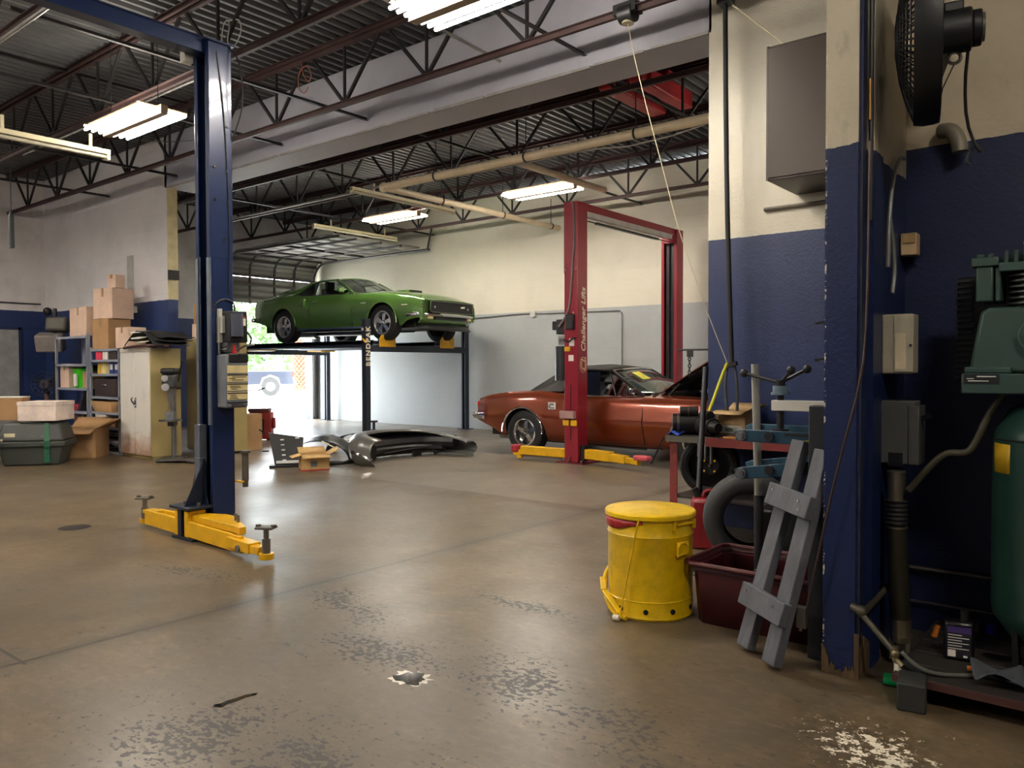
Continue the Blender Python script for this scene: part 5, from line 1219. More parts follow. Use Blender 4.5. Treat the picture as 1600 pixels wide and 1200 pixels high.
for a in range(3):
    q = 2 * math.pi * a / 3; build('leg', MB().bar((.13 * math.cos(q), .13 * math.sin(q), .0), (.03 * math.cos(q), .03 * math.sin(q), .22), .035, .02), BLACK, t)
build('post', MB().cyl((0, 0, .15), (0, 0, .34), .025), BLACK, t); build('saddle', MB().box(-.06, .06, -.03, .03, .34, .37), BLACK, t)
# wall bits behind the red lift
gcm = M('wall_conduit_grey', (130, 130, 126), .5, .4)
def wallrun(pts, label): return conduit(pts, .012, label, 'conduit', gcm, 'wall_conduit', 'conduits on the back wall', 0)
wallrun([(-10.9, 12.17, 2.28), (-9.5, 12.17, 2.32), (-8.9, 12.17, 2.30), (-7.9, 12.17, 2.29), (-7.35, 12.17, 2.28), (-7.3, 12.17, 2.24), (-7.3, 12.17, 1.0)], 'thin grey conduit crossing the back wall and turning down')
solo('junction_box', MB().box(-.06, .06, -.05, 0, -.05, .05), M('pale_grey_plastic', (190, 190, 180)), 'small pale junction box on the back wall conduit', 'junction box', (-9.28, YB, 2.3))
t = thing('chain_hoist_rod', 'thin dark rod with short chain hanging above the open hood', 'rod', (-3.09, 6.1, 1.43)); build('rod', MB().cyl((-.02, 0, 0), (.295, 0, .0), .008), BLACK, t)
chm = MB()
for k in range(7): chm.lathe([(.012, -.004), (.018, 0), (.012, .004), (.007, 0), (.012, -.004)], (.09, 0, -.05 - .028 * k), 'XY'[k % 2], 8)
build('chain', chm, BLACK, t); build('hook', MB().box(.07, .12, -.01, .01, -.06, 0), BLACK, t)
# ------------------------------------------------------------------ foreground right
# yellow oily waste can
yc = M('can_yellow', (244, 200, 8), .32, 0, .05, 4, dirt=(130, 104, 26), dirt_amt=.4, coat=.2)
t = thing('waste_can', 'yellow round steel waste can with foot pedal and flat lid', 'waste can', (-2.05, 3.71, 0), R(29))
rcn = .222
build('body', MB().lathe([(rcn - .004, .0), (rcn + .004, .012), (rcn, .02), (rcn, .092), (rcn + .004, .096), (rcn, .1), (rcn, .42), (rcn + .004, .426), (rcn, .432), (rcn, .515), (rcn - .01, .515), (rcn - .012, .1)], (0, 0, 0), 'Z', 56).lathe([(.0001, .095), (rcn - .005, .095)], (0, 0, 0), 'Z', 40), yc, t, smooth=40)
build('lid', MB().lathe([(.0001, .548), (.2, .545), (.232, .541), (.238, .535), (.239, .516), (.232, .514), (.2, .518)], (0, 0, 0), 'Z', 56), yc, t, smooth=30)
ink = MB(); random.seed(3)
for k in range(16): ink.cbox((random.uniform(-.08, .07), random.uniform(-.05, .05), .5485), (random.uniform(.012, .04), .004, .002), random.uniform(-.3, .8))
build('lid_scuff', ink, M('worn_print', (112, 96, 50), .6), bpy.data.objects['lid'] if 'lid' in bpy.data.objects else t)
lr = []
for i in range(41):
    a = R(165 + 95 * i / 40); w_ = math.sin(math.pi * i / 40); lr.append([((rcn + .004 + .008 * w_) * math.cos(a), (rcn + .004 + .008 * w_) * math.sin(a), z) for z in (.51, .49 + .005 * math.sin(i), .505 - .045 * w_)])
build('red_liner', MB().loft(lr), M('liner_red', (170, 30, 34), .45), t, solid=.003)
hl = MB()
for k in range(10):
    a = 2 * math.pi * (k + .35) / 10; hl.cyl(((rcn - .004) * math.cos(a), (rcn - .004) * math.sin(a), .05), ((rcn + .0055) * math.cos(a), (rcn + .0055) * math.sin(a), .05), .013, n=14)
build('vent_hole', hl, M('hole_black', (12, 10, 8), .8), t)
build('pedal_rod', MB().tube([(-.058, -.245, .515), (-.065, -.24, .49), (-.148, -.212, .05), (-.15, -.23, .02)], .0045, 8), yc, t)
build('pedal', MB().bar((-.25, -.03, .17), (-.24, -.1, .12), .03, .014).bar((-.24, -.1, .12), (-.15, -.21, .035), .03, .014), yc, t, bevel=.004)
build('pedal_loop', MB().tube([(-.215, .0, .22), (-.24, -.03, .18), (-.235, -.07, .08), (-.19, -.16, .02), (-.12, -.225, .015)], .012, 8, 2), yc, t)
build('pedal_tip', MB().cyl((-.185, -.22, .018), (-.155, -.235, .018), .014), M('bone_tip', (220, 214, 196), .5), t)
build('handle_plate', MB().cbox((.165, -.158, .365), (.085, .012, .075), R(46)), yc, t, bevel=.006)
build('drop_handle', MB().tube([(.137, -.197, .34), (.14, -.2, .395), (.185, -.155, .40), (.19, -.148, .345), (.137, -.197, .335)], .006, 8, 1), yc, t)
build('hinge', MB().cyl((.135, -.185, .49), (.215, -.09, .49), .009).cbox((.12, -.195, .485), (.014, .02, .05), R(40)).cbox((.222, -.08, .485), (.014, .02, .05), R(60)), yc, t, bevel=.003)

# maroon bin
mbm = M('bin_maroon', (74, 14, 24), .4, 0, .15, 4, dirt=(50, 36, 36), dirt_amt=.5)
t = thing('plastic_bin', 'open dark maroon plastic bin beside the yellow can', 'bin', (-1.47, 3.88, 0))
def ring(w, l, z): return [(-w / 2 + .04, -l / 2, z), (w / 2 - .04, -l / 2, z), (w / 2, -l / 2 + .04, z), (w / 2, l / 2 - .04, z), (w / 2 - .04, l / 2, z), (-w / 2 + .04, l / 2, z), (-w / 2, l / 2 - .04, z), (-w / 2, -l / 2 + .04, z)]
build('body', MB().loft([ring(.60, .40, 0), ring(.64, .44, .27), ring(.67, .47, .272), ring(.67, .47, .30)], True).add(ring(.60, .40, .004), [tuple(range(8))]), mbm, t, smooth=30, solid=.006)
build('rim', MB().tube(ring(.70, .50, .305) + ring(.70, .50, .305)[:1], .012, 8), M('rim_maroon', (84, 28, 32), .45), t)
build('end_lug', MB().box(-.365, -.345, -.05, .05, .2, .27), mbm, t)
build('sediment', MB().add(ring(.60, .40, .03), [tuple(range(8))]), M('bin_dirt', (40, 24, 24), .9), t)
build('lip_scraps', MB().cbox((.05, -.24, .322), (.06, .02, .004)).cbox((.2, -.23, .322), (.04, .02, .004), .5), STEEL, t)

# grey wooden ladder like frame
gw = M('weathered_grey_wood', (92, 94, 101), .75, 0, .2, 14, bump=.4, bscale=60, stretch=(1, 1, .25), dirt=(60, 58, 60), dirt_amt=.4)
t = thing('wooden_ladder_frame', 'grey weathered wooden frame of two uprights and two boards leaning on the wall', 'wooden frame', (-1.34, 3.375, 0))
o = Vector((-1.34, 3.375, 0))
wd = Vector((.791, -.612, 0))
nd = Vector((.612, .791, 0))
ups = []
for b_, tp_ in ((Vector((-1.405, 3.425, 0)), Vector((-1.235, 3.652, .95))), (Vector((-1.237, 3.295, 0)), Vector((-1.083, 3.50, .93)))):
    ups.append((b_ - o, tp_ - o))
    ax = (tp_ - b_).normalized()
    build('upright', MB().bar(b_ - o + Vector((0, 0, .02)), tp_ - o, .094, .042, up=nd.cross(ax).cross(ax) if False else (nd - ax * nd.dot(ax))), gw, t, bevel=.004)
ax = (ups[0][1] - ups[0][0]).normalized(); fn = (-(nd - ax * nd.dot(ax))).normalized()
nl = MB()
for f in (.73, .25):
    a_ = ups[0][0].lerp(ups[0][1], f) - wd * .05 + fn * .04; b_ = ups[1][0].lerp(ups[1][1], f) + wd * .045 + fn * .04
    build('cross_board', MB().bar(a_ - wd * .02, b_ + wd * .02, .1, .042, up=fn), gw, t, bevel=.004)
    for e in (a_ + wd * .03, b_ - wd * .05):
        for dz in (-.018, .018): nl.cyl(e + fn * .018 + Vector((0, 0, dz)), e + fn * .0235 + Vector((0, 0, dz)), .006, n=10)
build('screw_heads', nl, M('screw_zinc', (200, 200, 200), .25, 1.), t)

# blue strut compressor on its stand
bl2 = M('machine_blue', (36, 70, 90), .4, .1, .12, 5, dirt=(30, 40, 50), dirt_amt=.4)
t = thing('spring_compressor', 'blue coil spring compressor with three ball ended handles by the wall end', 'tool', (-1.13, 3.74, 0))
o = Vector((-1.13, 3.74, 0))
build('stand_post', MB().box(-.03, .05, -.22, -.14, 0, 1.12), M('stand_dark', (34, 36, 40), .5), t, bevel=.004)
wt = M('white_enamel', (214, 210, 200), .4, 0, .06, 5)
build('frame_arm', MB().box(-.27, .0, -.03, .03, 1.082, 1.132), wt, t, bevel=.004)
build('frame_upright', MB().box(-.045, .0, -.03, .03, .98, 1.09), wt, t, bevel=.004)
build('screw', MB().cyl((-.235, 0, .99), (-.235, 0, 1.17), .017, n=14).cyl((-.235, 0, .985), (-.235, 0, .995), .04, n=16), BLACK, t)
hb = build('handle_hub', MB().cyl((-.235, 0, 1.165), (-.235, 0, 1.20), .036, n=20).cyl((-.235, 0, 1.158), (-.235, 0, 1.168), .044, n=20), M('hub_blue_grey', (112, 132, 142), .4, .2), t)
build('hub_nut', MB().cyl((-.235, 0, 1.2), (-.235, 0, 1.228), .022, n=8), DKMETAL, hb)
for (dx, dy, dz) in ((-.19, .02, .045), (.06, -.03, .06), (.115, .03, .065)):
    build('handle', MB().cyl((-.235, 0, 1.215), (-.235 + dx, dy, 1.215 + dz), .008, n=10).ball((-.235 + dx, dy, 1.215 + dz), .021), BLACK, hb)
def arm_plate(y, z0, tilt, x1=.065, h=.058):
    m = MB().prism([(-.44, z0 + .045), (-.43, z0 + .005), (-.40, z0), (x1, z0 - .004 + tilt), (x1, z0 + h + tilt), (-.41, z0 + h)], 'Y', y - .006, y + .006); return m
for i, (z0, tl, nm) in enumerate(((.93, 0, 'upper_arm'), (.745, .075, 'lower_arm'))):
    ar = build(nm, arm_plate(-.06, z0, tl), bl2, t, bevel=.003)
    build('rear_plate', arm_plate(.08, z0 + .02, tl), M('machine_blue_pale', (64, 104, 126), .4, .1, .15, 8), ar, bevel=.003)
    build('pivot_bolt', MB().cyl((-.40, -.09, z0 + .03), (-.40, .1, z0 + .03), .016, n=14).cyl((-.40, -.078, z0 + .03), (-.40, -.068, z0 + .03), .026, n=16), STEEL, ar)
    build('mid_bolt', MB().cyl((-.26, -.085, z0 + .03 + tl * .35), (-.26, .1, z0 + .03 + tl * .35), .022, n=16), DKMETAL, ar)
    if i == 0:
        build('slot', MB().box(-.19, .05, -.0685, -.066, z0 + .037, z0 + .05), BLACK, ar)
        build('smear', MB().cbox((-.05, -.067, z0 + .02), (.12, .002, .016), 0, 0, -.15), M('smear_yellow', (150, 150, 50), .6), ar)
# grey pole with rubber grip
t = thing('metal_pole', 'grey round metal pole with black grip standing in the blue arms', 'pole', (-1.50, 3.80, .035))
build('pole', MB().cyl((.005, 0, .62), (-.015, 0, 1.27), .019, n=16).cyl((.006, 0, .3), (.005, 0, .66), .0165, n=16), M('pole_grey', (160, 158, 150), .35, .5, .1), t)
build('grip', MB().cyl((.012, 0, .0), (.006, 0, .62), .023, n=16), RUBBER, t)

# workbench
rb_ = M('bench_red', (126, 46, 42), .5, .1, .15, 6, dirt=(70, 50, 44), dirt_amt=.5); bt = M('bench_top_dark', (58, 50, 46), .6, .2, .25, 6)
t = thing('workbench', 'red framed workbench with dark worn top before the blue wall', 'workbench', (-2.0, 5.72, 0))
build('top', MB().box(-.86, .88, -.30, .28, .74, .762), bt, t, bevel=.003)
build('front_rail', MB().box(-.53, .88, -.306, -.298, .70, .765), rb_, t)
build('end_rail', MB().box(-.86, -.53, -.306, -.298, .72, .765), M('rail_olive', (78, 74, 62), .6), t)
for (x, y) in ((-.81, -.27), (-.81, .24), (.84, -.27), (.84, .24)):
    build('leg', MB().box(x - .03, x + .03, y - .004, y + .004, 0, .74).box(x - .03, x - .024, y, y + .06, 0, .74), rb_, t)
build('lower_shelf', MB().box(-.82, .86, -.26, .24, .29, .31), bt, t)
build('hanging_bolts', MB().cyl((-.60, -.28, .62), (-.60, -.28, .74), .009).cyl((-.545, -.28, .6), (-.545, -.28, .74), .008).cyl((-.50, -.28, .57), (-.50, -.28, .74), .01), STEEL, t)
build('vise_handle', MB().bar((-.88, -.29, .75), (-.97, -.33, .54), .022, .012), DKMETAL, t)
# things on and under the bench
def starter(label, x, y, s, rz):
    t = thing('starter_motor', label, 'car part', (x, y, .763), rz, 'greasy motors on the workbench')
    build('body', MB().cyl((-.1 * s, 0, .07 * s), (.08 * s, 0, .07 * s), .07 * s, n=20), M('greasy_black', (30, 29, 28), .35, .3, .2), t, bevel=.006)
    build('nose', MB().cyl((.08 * s, 0, .07 * s), (.15 * s, 0, .07 * s), .055 * s, .035 * s, 18), M('greasy_black', (30, 29, 28)), t)
    build('solenoid', MB().cyl((-.05 * s, -.02, .155 * s), (.07 * s, -.02, .155 * s), .035 * s, n=14), DKMETAL, t)
    build('bands', MB().cyl((-.07 * s, 0, .07 * s), (-.055 * s, 0, .07 * s), .073 * s, n=20).cyl((.0, -.02, .155 * s), (.012, -.02, .155 * s), .037 * s, n=14), M('band_brown', (110, 96, 84), .3, .7), t)
    return t
starter('greasy black motor at the left end of the workbench', -2.78, 5.62, 1.15, .5)
starter('second greasy black motor behind the black bar on the bench', -2.60, 5.60, 1.0, -.6)
solo('blue_rag', MB().loft([[(-.06 + .03 * i, -.03 + .02 * j, .004 + .014 * ((i * 5 + j * 3) % 3)) for j in range(4)] for i in range(5)]), M('rag_blue', (50, 80, 190), .8), 'small bright blue rag on the bench end', 'rag', (-2.80, 5.47, .763), 0, solid=.005)
t = carton('crumpled open tan carton with white label on the bench', (-2.45, 5.78, .763), (.24, .2, .19), -.05, M('crumpled_tan', (176, 146, 104), .85, 0, .2, 9), open_=True)
build('label', MB().box(-.1, .09, -.1025, -.1, .02, .08), WHITEP, t); build('label_print', MB().box(-.04, .02, -.1035, -.1025, .035, .06), M('print_green', (120, 140, 110), .6), t)
solo('steel_wedge', MB().prism([(-.2, 0), (.22, 0), (.22, .09)], 'Y', -.05, .05), M('rust_plate', (70, 44, 36), .6, .2), 'rusty brown steel wedge lying right of the carton on the bench', 'wedge', (-2.28, 5.55, .763), .1, bevel=.004)
solo('wood_scrap', MB().box(-.05, .05, -.02, .02, 0, .015), M('scrap_orange', (196, 140, 76), .7), 'small orange wood scrap at the bench edge', 'scrap', (-2.36, 5.46, .763), .4, bevel=.003)
solo('wood_scrap', MB().box(-.06, .06, -.012, .012, 0, .012), M('scrap_pale', (206, 180, 140), .7), 'thin pale wood scrap beside the orange one on the bench', 'scrap', (-2.22, 5.44, .763), -.05, bevel=.002)
t = thing('steel_wheel', 'black steel wheel with bright studs under the workbench', 'wheel', (-2.60, 5.64, .535), R(18))
build('rim', MB().lathe([(.0001, -.02), (.07, -.03), (.12, .0), (.15, .0), (.16, -.05)], (0, 0, 0), 'Y', 36), M('wheel_black', (26, 26, 27), .4, .3), t)
build('tyre', MB().lathe([(.155, -.07), (.18, -.085), (.205, -.08), (.222, -.05), (.222, .05), (.205, .08), (.18, .085), (.155, .07)], (0, 0, 0), 'Y', 40), RUBBER, t)
st = MB()
for k in range(4): a = math.pi / 4 + math.pi / 2 * k; st.cyl((.055 * math.cos(a), -.055, .055 * math.sin(a)), (.055 * math.cos(a), -.02, .055 * math.sin(a)), .009, n=10)
build('studs', st.cyl((0, -.05, 0), (0, -.02, 0), .014, n=12), CHROME, t)
rg = M('tyre_dusty', (46, 47, 48), .6, 0, .15, 4)
t = thing('car_tyre', 'bare dusty black tyre standing on the floor behind the maroon bin', 'tyre', (-2.0, 4.95, .0), R(24))
build('casing', MB().lathe([(.175, -.07), (.185, -.095), (.235, -.105), (.28, -.09), (.298, -.065), (.302, 0), (.298, .065), (.28, .09), (.235, .105), (.185, .095), (.175, .07)], (0, 0, .302), 'Y', 48), rg, t, smooth=60)
build('bead', MB().lathe([(.172, -.08), (.18, -.1), (.19, -.104)], (0, 0, .302), 'Y', 48), RUBBER, t)
solo('plastic_bin', MB().box(-.18, .2, -.12, .12, 0, .34), M('bin_black', (24, 25, 26), .5), 'black plastic bin half seen through the hole of the tyre', 'bin', (-1.85, 5.25, 0), .2, bevel=.02)
t = thing('fuel_can', 'red plastic fuel can on the floor under the workbench', 'fuel can', (-2.44, 5.22, 0), R(20)); fr_ = M('fuel_red', (128, 22, 32), .4)
build('body', MB().box(-.1, .1, -.09, .09, 0, .36), fr_, t, bevel=.03); build('neck', MB().cyl((-.05, 0, .36), (-.08, 0, .42), .025), BLACK, t); build('handle', MB().tube([(-.02, 0, .36), (.0, 0, .41), (.06, 0, .41), (.09, 0, .36)], .014, 8, 1), fr_, t)
solo('lug_wrench', MB().bar((-.22, 0, .012), (.22, 0, .012), .02, .02).bar((0, -.1, .012), (.05, .12, .012), .018, .018), STEEL, 'steel wrench bar lying on the floor behind the maroon bin', 'wrench', (-2.25, 4.5, 0), -.3)
t = thing('pry_bar', 'tall thin black steel bar leaning up at the bench front', 'bar', (-2.54, 5.3, 0)); build('bar', MB().bar((0, 0, .05), (.06, .02, 1.29), .038, .012), BLACK, t); build('edge', MB().bar((-.02, -.006, .05), (.042, .014, 1.29), .008, .016), M('edge_grey', (120, 122, 126), .35, .6), t)
build('white_foot', MB().box(-.05, .03, -.03, .03, 0, .06), M('foot_white', (220, 218, 210), .5), t, bevel=.008)

# wall cabinet and hoses on the stub wall
t = thing('wall_cabinet', 'brown metal cabinet mounted high on the white wall end', 'cabinet', (-1.80, 5.735, 2.588)); bc = M('cabinet_brown', (58, 47, 39), .4, .2, .1, 2)
build('body', MB().box(-.29, .42, -.29, .295, 0, .93), bc, t, bevel=.004); build('door', MB().box(-.285, .415, -.30, -.29, .015, .915), bc, t, bevel=.004); build('edge_strip', MB().box(-.294, -.28, -.302, -.29, 0, .93), M('strip_dark', (60, 50, 44), .4), t)
conduit([(-2.33, 6.012, 2.505), (-1.06, 6.012, 2.505)], .016, 'dark horizontal pipe on the wall under the brown cabinet', 'pipe', M('pipe_brown', (98, 90, 82), .5, .4), 'pipe', None)
t = thing('drop_hose', 'black hose hanging straight down from the roof along the wall edge', 'hose', (-2.56, 5.82, 1.3))
build('hose', MB().tube([(-.01, 0, 2.8), (.0, 0, 1.8), (.02, 0, .9), (.05, 0, .1), (.055, 0, 0)], .019, 10, 1), RUBBER, t)
build('ceiling_bracket', MB().box(-.06, .05, -.05, .05, 2.78, 2.86).bar((-.01, 0, 2.86), (-.01, 0, 3.4), .03, .03), DKMETAL, t)
build('coupling', MB().cbox((.05, -.02, .0), (.11, .04, .03), 0, 0, -.3), DKMETAL, t)
build('hanging_loops', MB().tube([(.02, -.01, 0), (.0, -.01, -.2), (.05, -.01, -.5), (.09, -.01, -.56), (.11, -.01, -.2), (.08, -.01, 0)], .012, 8, 2), M('hose_grey', (70, 72, 76), .6), t)
solo('air_hose', MB().tube([(.0, 0, .55), (-.04, -.01, .45), (-.1, -.03, .26), (-.17, -.06, .06), (-.19, -.08, 0)], .013, 8, 2), M('hose_yellow', (206, 206, 60), .45), 'yellow green air hose dropping onto the bench', 'hose', (-2.50, 5.72, .765))
t = thing('hose_reel', 'small dark reel with cream guide clamped on the joist by the header', 'reel', (-3.21, 5.44, 4.0)); build('reel', MB().cyl((-.06, 0, .06), (.06, 0, .06), .075, n=20), BLACK, t); build('clamp', MB().box(-.1, .1, -.06, .06, .05, .13), DKMETAL, t); build('guide', MB().cyl((0, -.0, -.02), (0, 0, .03), .05, .03, 16), M('guide_cream', (180, 170, 140), .5), t)
solo('pull_cord', MB().tube([(.0, 0, 0), (.02, .12, -.35), (.27, .16, -1.3), (.36, .16, -1.63), (.60, .18, -2.3), (.70, .3, -2.66)], .0035, 6, 2), M('cord_cream', (200, 190, 160), .6), 'long cream cord slanting down from the reel to the wall edge', 'cord', (-3.21, 5.44, 3.98))
solo('pull_cord', MB().tube([(0, 0, 0), (.3, -.05, -.3), (.9, -.12, -.9)], .006, 6, 1), M('cord_cream', (200, 190, 160)), 'short thin wire from the hose bracket towards the brown cabinet', 'wire', (-2.5, 5.8, 4.05))

# partition hardware, alcove
t = thing('pole_pruner_rod', 'long thin rusty rod propped along the blue wall end', 'rod', (-1.12, 3.36, .2)); build('rod', MB().tube([(.0, 0, .02), (.095, 0, .5), (.145, .0, .73), (.225, 0, 1.05), (.24, .01, 1.3), (.24, .03, 2.0)], .0055, 8, 1), M('rod_rust', (72, 58, 52), .4, .4), t)
build('end_tool', MB().cbox((-.01, 0, .03), (.04, .03, .09), 0, .1).cyl((-.015, 0, -.03), (-.015, 0, .0), .009), M('tool_pewter', (110, 106, 100), .4, .7), t)
solo('wire_run', MB().tube([(0, 0, 0), (.0, .0, 1.2), (.01, .0, 2.5)], .01, 8), M('wire_dark', (30, 30, 34), .5), 'dark cable running up the corner strip of the wall end', 'cable', (-.905, 3.5, 1.9))
solo('brass_rod', MB().tube([(0, 0, 0), (0, 0, .17)], .008, 8), M('brass_worn', (120, 88, 48), .35, .7), 'short brass rod fixed in the corner strip', 'rod', (-.905, 3.48, 2.31))
solo('wall_cable', MB().tube([(.0, .27, .33), (-.0, .18, .32), (-.0, .06, .2), (0, .0, .0), (.0, -.01, -.2)], .009, 8, 2), M('cord_pale', (120, 120, 118), .4), 'curved pale cable at the top of the blue alcove paint', 'cable', (-.895, 3.76, 1.93))
solo('wall_cable', MB().tube([(.0, .0, .16), (.0, .06, .06), (.0, .09, -.06), (0, .05, -.16)], .009, 8, 2), M('cord_pale', (120, 120, 118)), 'short bowed cable above the beige breaker panel', 'cable', (-.895, 3.78, 1.78))
bp = M('panel_beige', (176, 168, 146), .5, 0, .12, 6)
t = thing('breaker_panel', 'beige metal breaker panel with paper chart on the jamb', 'electrical panel', (-.905, 3.86, 1.26)); build('body', MB().box(-.025, .10, -.06, .06, 0, .265), bp, t, bevel=.006); build('door', MB().box(.025, .105, -.066, -.058, .008, .257), M('panel_pale', (190, 182, 160), .45), t, bevel=.003); build('chart', MB().box(.032, .075, -.0685, -.066, .02, .18), M('chart_paper', (222, 208, 176), .7), t); build('latch', MB().cyl((.095, -.068, .125), (.095, -.076, .125), .006), BLACK, t)
t = thing('wall_thermostat', 'small beige switch box high on the alcove jamb', 'switch', (-.885, 4.14, 1.82)); build('body', MB().box(-.04, .03, -.04, .04, 0, .105), M('switch_beige', (200, 170, 130), .5), t, bevel=.006); build('cover', MB().box(-.03, .025, -.046, -.04, .055, .098), M('switch_tan', (170, 140, 90), .5), t, bevel=.003)
t = thing('disconnect_switch', 'grey steel disconnect box with side lever above the drive shaft', 'electrical panel', (-.905, 3.84, .86)); dg_ = M('disconnect_grey', (92, 92, 88), .45, .2, .1)
build('body', MB().box(-.025, .115, -.06, .06, .0, .28), dg_, t, bevel=.005); build('cover', MB().box(.09, .135, -.066, .062, -.0, .26), dg_, t, bevel=.005); build('lever', MB().bar((.135, -.02, .2), (.17, -.03, .22), .02, .02), BLACK, t); build('dark_opening', MB().box(.01, .07, -.061, -.058, -.01, .05), BLACK, t)

t = thing('drive_shaft', 'dark drive shaft with silver ends and ribbed boot propped on the jamb', 'drive shaft', (-.83, 3.70, .0)); sh = M('shaft_dark', (62, 58, 46), .35, .5, .2)
build('tube', MB().cyl((.01, 0, .19), (-.01, .0, .60), .041, n=24), sh, t)
build('slip_yoke', MB().cyl((-.012, 0, .72), (-.012, 0, .84), .036, n=24).cyl((-.012, 0, .71), (-.012, 0, .72), .039, n=24).cyl((-.012, 0, .83), (-.012, 0, .838), .038, n=24), M('yoke_silver', (170, 160, 136), .3, .9, .1), t)
build('boot', MB().lathe([(.036, .60)] + [(.046 if k % 2 else .040, .605 + .0095 * k) for k in range(12)] + [(.036, .715)], (-.012, 0, 0), 'Z', 24), RUBBER, t)
build('boot_ring', MB().cyl((-.01, 0, .592), (-.01, 0, .60), .044, n=24), M('yoke_silver', (170, 160, 136)), t)
build('end_yoke', MB().cyl((.012, 0, .10), (.01, 0, .20), .042, n=24).cyl((.012, 0, .115), (.012, 0, .13), .044, n=24).box(-.03, -.012, -.02, .02, .02, .11).box(.034, .052, -.02, .02, .02, .11), M('yoke_silver', (170, 160, 136)), t)
build('yoke_bolt', MB().cyl((-.04, 0, .04), (.06, 0, .04), .012), DKMETAL, t)

# compressor
gr = M('compressor_green', (56, 80, 74), .4, .2, .12, 4, dirt=(70, 66, 50), dirt_amt=.4)
t = thing('air_compressor', 'tall green air compressor with finned pump on top of its tank', 'compressor', (-.23, 3.75, 0))
build('tank', MB().lathe([(.0001, .16), (.12, .175), (.2, .22), (.255, .30), (.26, .34), (.26, 1.0), (.255, 1.04), (.2, 1.12), (.12, 1.165), (.0001, 1.18)], (0, 0, 0), 'Z', 48), M('tank_green', (34, 62, 54), .3, .2, .1, 2), t, smooth=60)
for k in range(3): a = R(100 + 120 * k); build('leg', MB().bar((.2 * math.cos(a), .2 * math.sin(a), .1), (.21 * math.cos(a), .21 * math.sin(a), .34), .08, .02), BLACK, t)
build('seam_ring', MB().lathe([(.258, 1.0), (.263, 1.005), (.258, 1.01)], (0, 0, 0), 'Z', 48), DKMETAL, t)
yl = MB(); L0 = []
for k in range(7): a = R(203 + 4.0 * k); L0.append([(.2615 * math.cos(a), .2615 * math.sin(a), z) for z in (.875, .99)])
build('yellow_label', yl.loft(L0), M('label_yellow', (176, 140, 20), .5, 0, .1, 30), t, solid=.002)
build('platform', MB().box(-.345, .3, -.2, .2, 1.185, 1.265), gr, t, bevel=.006)
build('name_plate', MB().box(-.335, -.215, -.203, -.2, 1.225, 1.262), BLACK, t)
np_ = MB().box(-.325, -.30, -.2045, -.203, 1.243, 1.246).box(-.29, -.225, -.2045, -.203, 1.251, 1.255).box(-.32, -.25, -.2045, -.203, 1.234, 1.237); build('plate_lines', np_, WHITEP, t)
pump = build('crankcase', MB().prism([(-.33, 1.265), (-.29, 1.51), (-.26, 1.525), (.2, 1.525), (.24, 1.265)], 'Y', -.14, .12), gr, t, bevel=.015)
build('case_foot', MB().box(-.34, -.18, -.17, .1, 1.265, 1.29), gr, pump, bevel=.006)
build('bearing_cap', MB().cyl((-.10, -.14, 1.41), (-.10, -.17, 1.41), .062, n=28).cyl((-.10, -.17, 1.41), (-.10, -.178, 1.41), .045, n=28), gr, pump, bevel=.004)
build('oil_plug', MB().cyl((-.10, -.14, 1.32), (-.10, -.165, 1.32), .016), STEEL, pump)
fn_ = MB()
for k in range(6): fn_.lathe([(.06, 1.535 + .022 * k), (.1, 1.538 + .022 * k), (.1, 1.545 + .022 * k), (.06, 1.548 + .022 * k)], (-.11, -.02, 0), 'Z', 28)
build('cylinder', fn_.cyl((-.11, -.02, 1.52), (-.11, -.02, 1.68), .07, n=24), M('fin_grey', (84, 88, 84), .4, .5), pump)
build('cylinder_head', MB().box(-.23, .06, -.13, .09, 1.665, 1.70), gr, pump, bevel=.004)
hf = MB()
for k in range(9): hf.box(-.21 + .032 * k, -.198 + .032 * k, -.13, .09, 1.70, 1.745)
build('head_fins', hf, gr, pump); build('head_bolt', MB().cyl((-.14, -.08, 1.70), (-.14, -.08, 1.775), .012).ball((-.135, -.08, 1.775), .019), M('bolt_pale', (170, 164, 140), .4, .4), pump)
build('valve_box', MB().box(-.31, -.25, -.12, .06, 1.55, 1.69).box(-.245, -.225, -.11, .05, 1.55, 1.685), gr, pump, bevel=.006)
build('valve_head', MB().box(-.325, -.23, -.13, .07, 1.69, 1.725).cyl((-.30, -.08, 1.725), (-.30, -.08, 1.742), .014).cyl((-.265, -.08, 1.725), (-.265, -.08, 1.742), .014), gr, pump, bevel=.004)
gd_ = build('belt_guard', MB().box(-.42, .22, .15, .19, 1.22, 1.68), M('guard_black', (22, 22, 22), .6), t, bevel=.01)
gl = MB()
for k in range(18): gl.box(-.425, -.36, .14, .155, 1.24 + .0245 * k, 1.25 + .0245 * k)
build('guard_louvres', gl, M('louvre_black', (34, 34, 34), .5), gd_)
build('outlet_valve', MB().cyl((-.02, -.25, .86), (-.02, -.30, .86), .02), M('valve_pale', (190, 190, 180), .3, .5), t)
solo('compressor_hose', MB().tube([(.42, 0, .53), (.30, 0, .36), (.24, .0, .2), (.21, .0, .17), (.14, 0, .175), (.08, 0, .11), (.0, .0, .0)], .014, 10, 2), M('hose_olive', (66, 62, 46), .6), 'dark olive hose curving from the compressor towards the drive shaft', 'hose', (-.785, 3.66, .765))
t = thing('wall_fan', 'large black fan hung at the top right beside the wall end', 'fan', (-.69, 3.6, 2.64), R(12)); fb_ = M('fan_black', (18, 18, 19), .5)
build('shroud', MB().lathe([(.345, .02), (.35, .0), (.352, -.04), (.345, -.075)], (0, 0, 0), 'X', 48), fb_, t)
cg2 = MB()
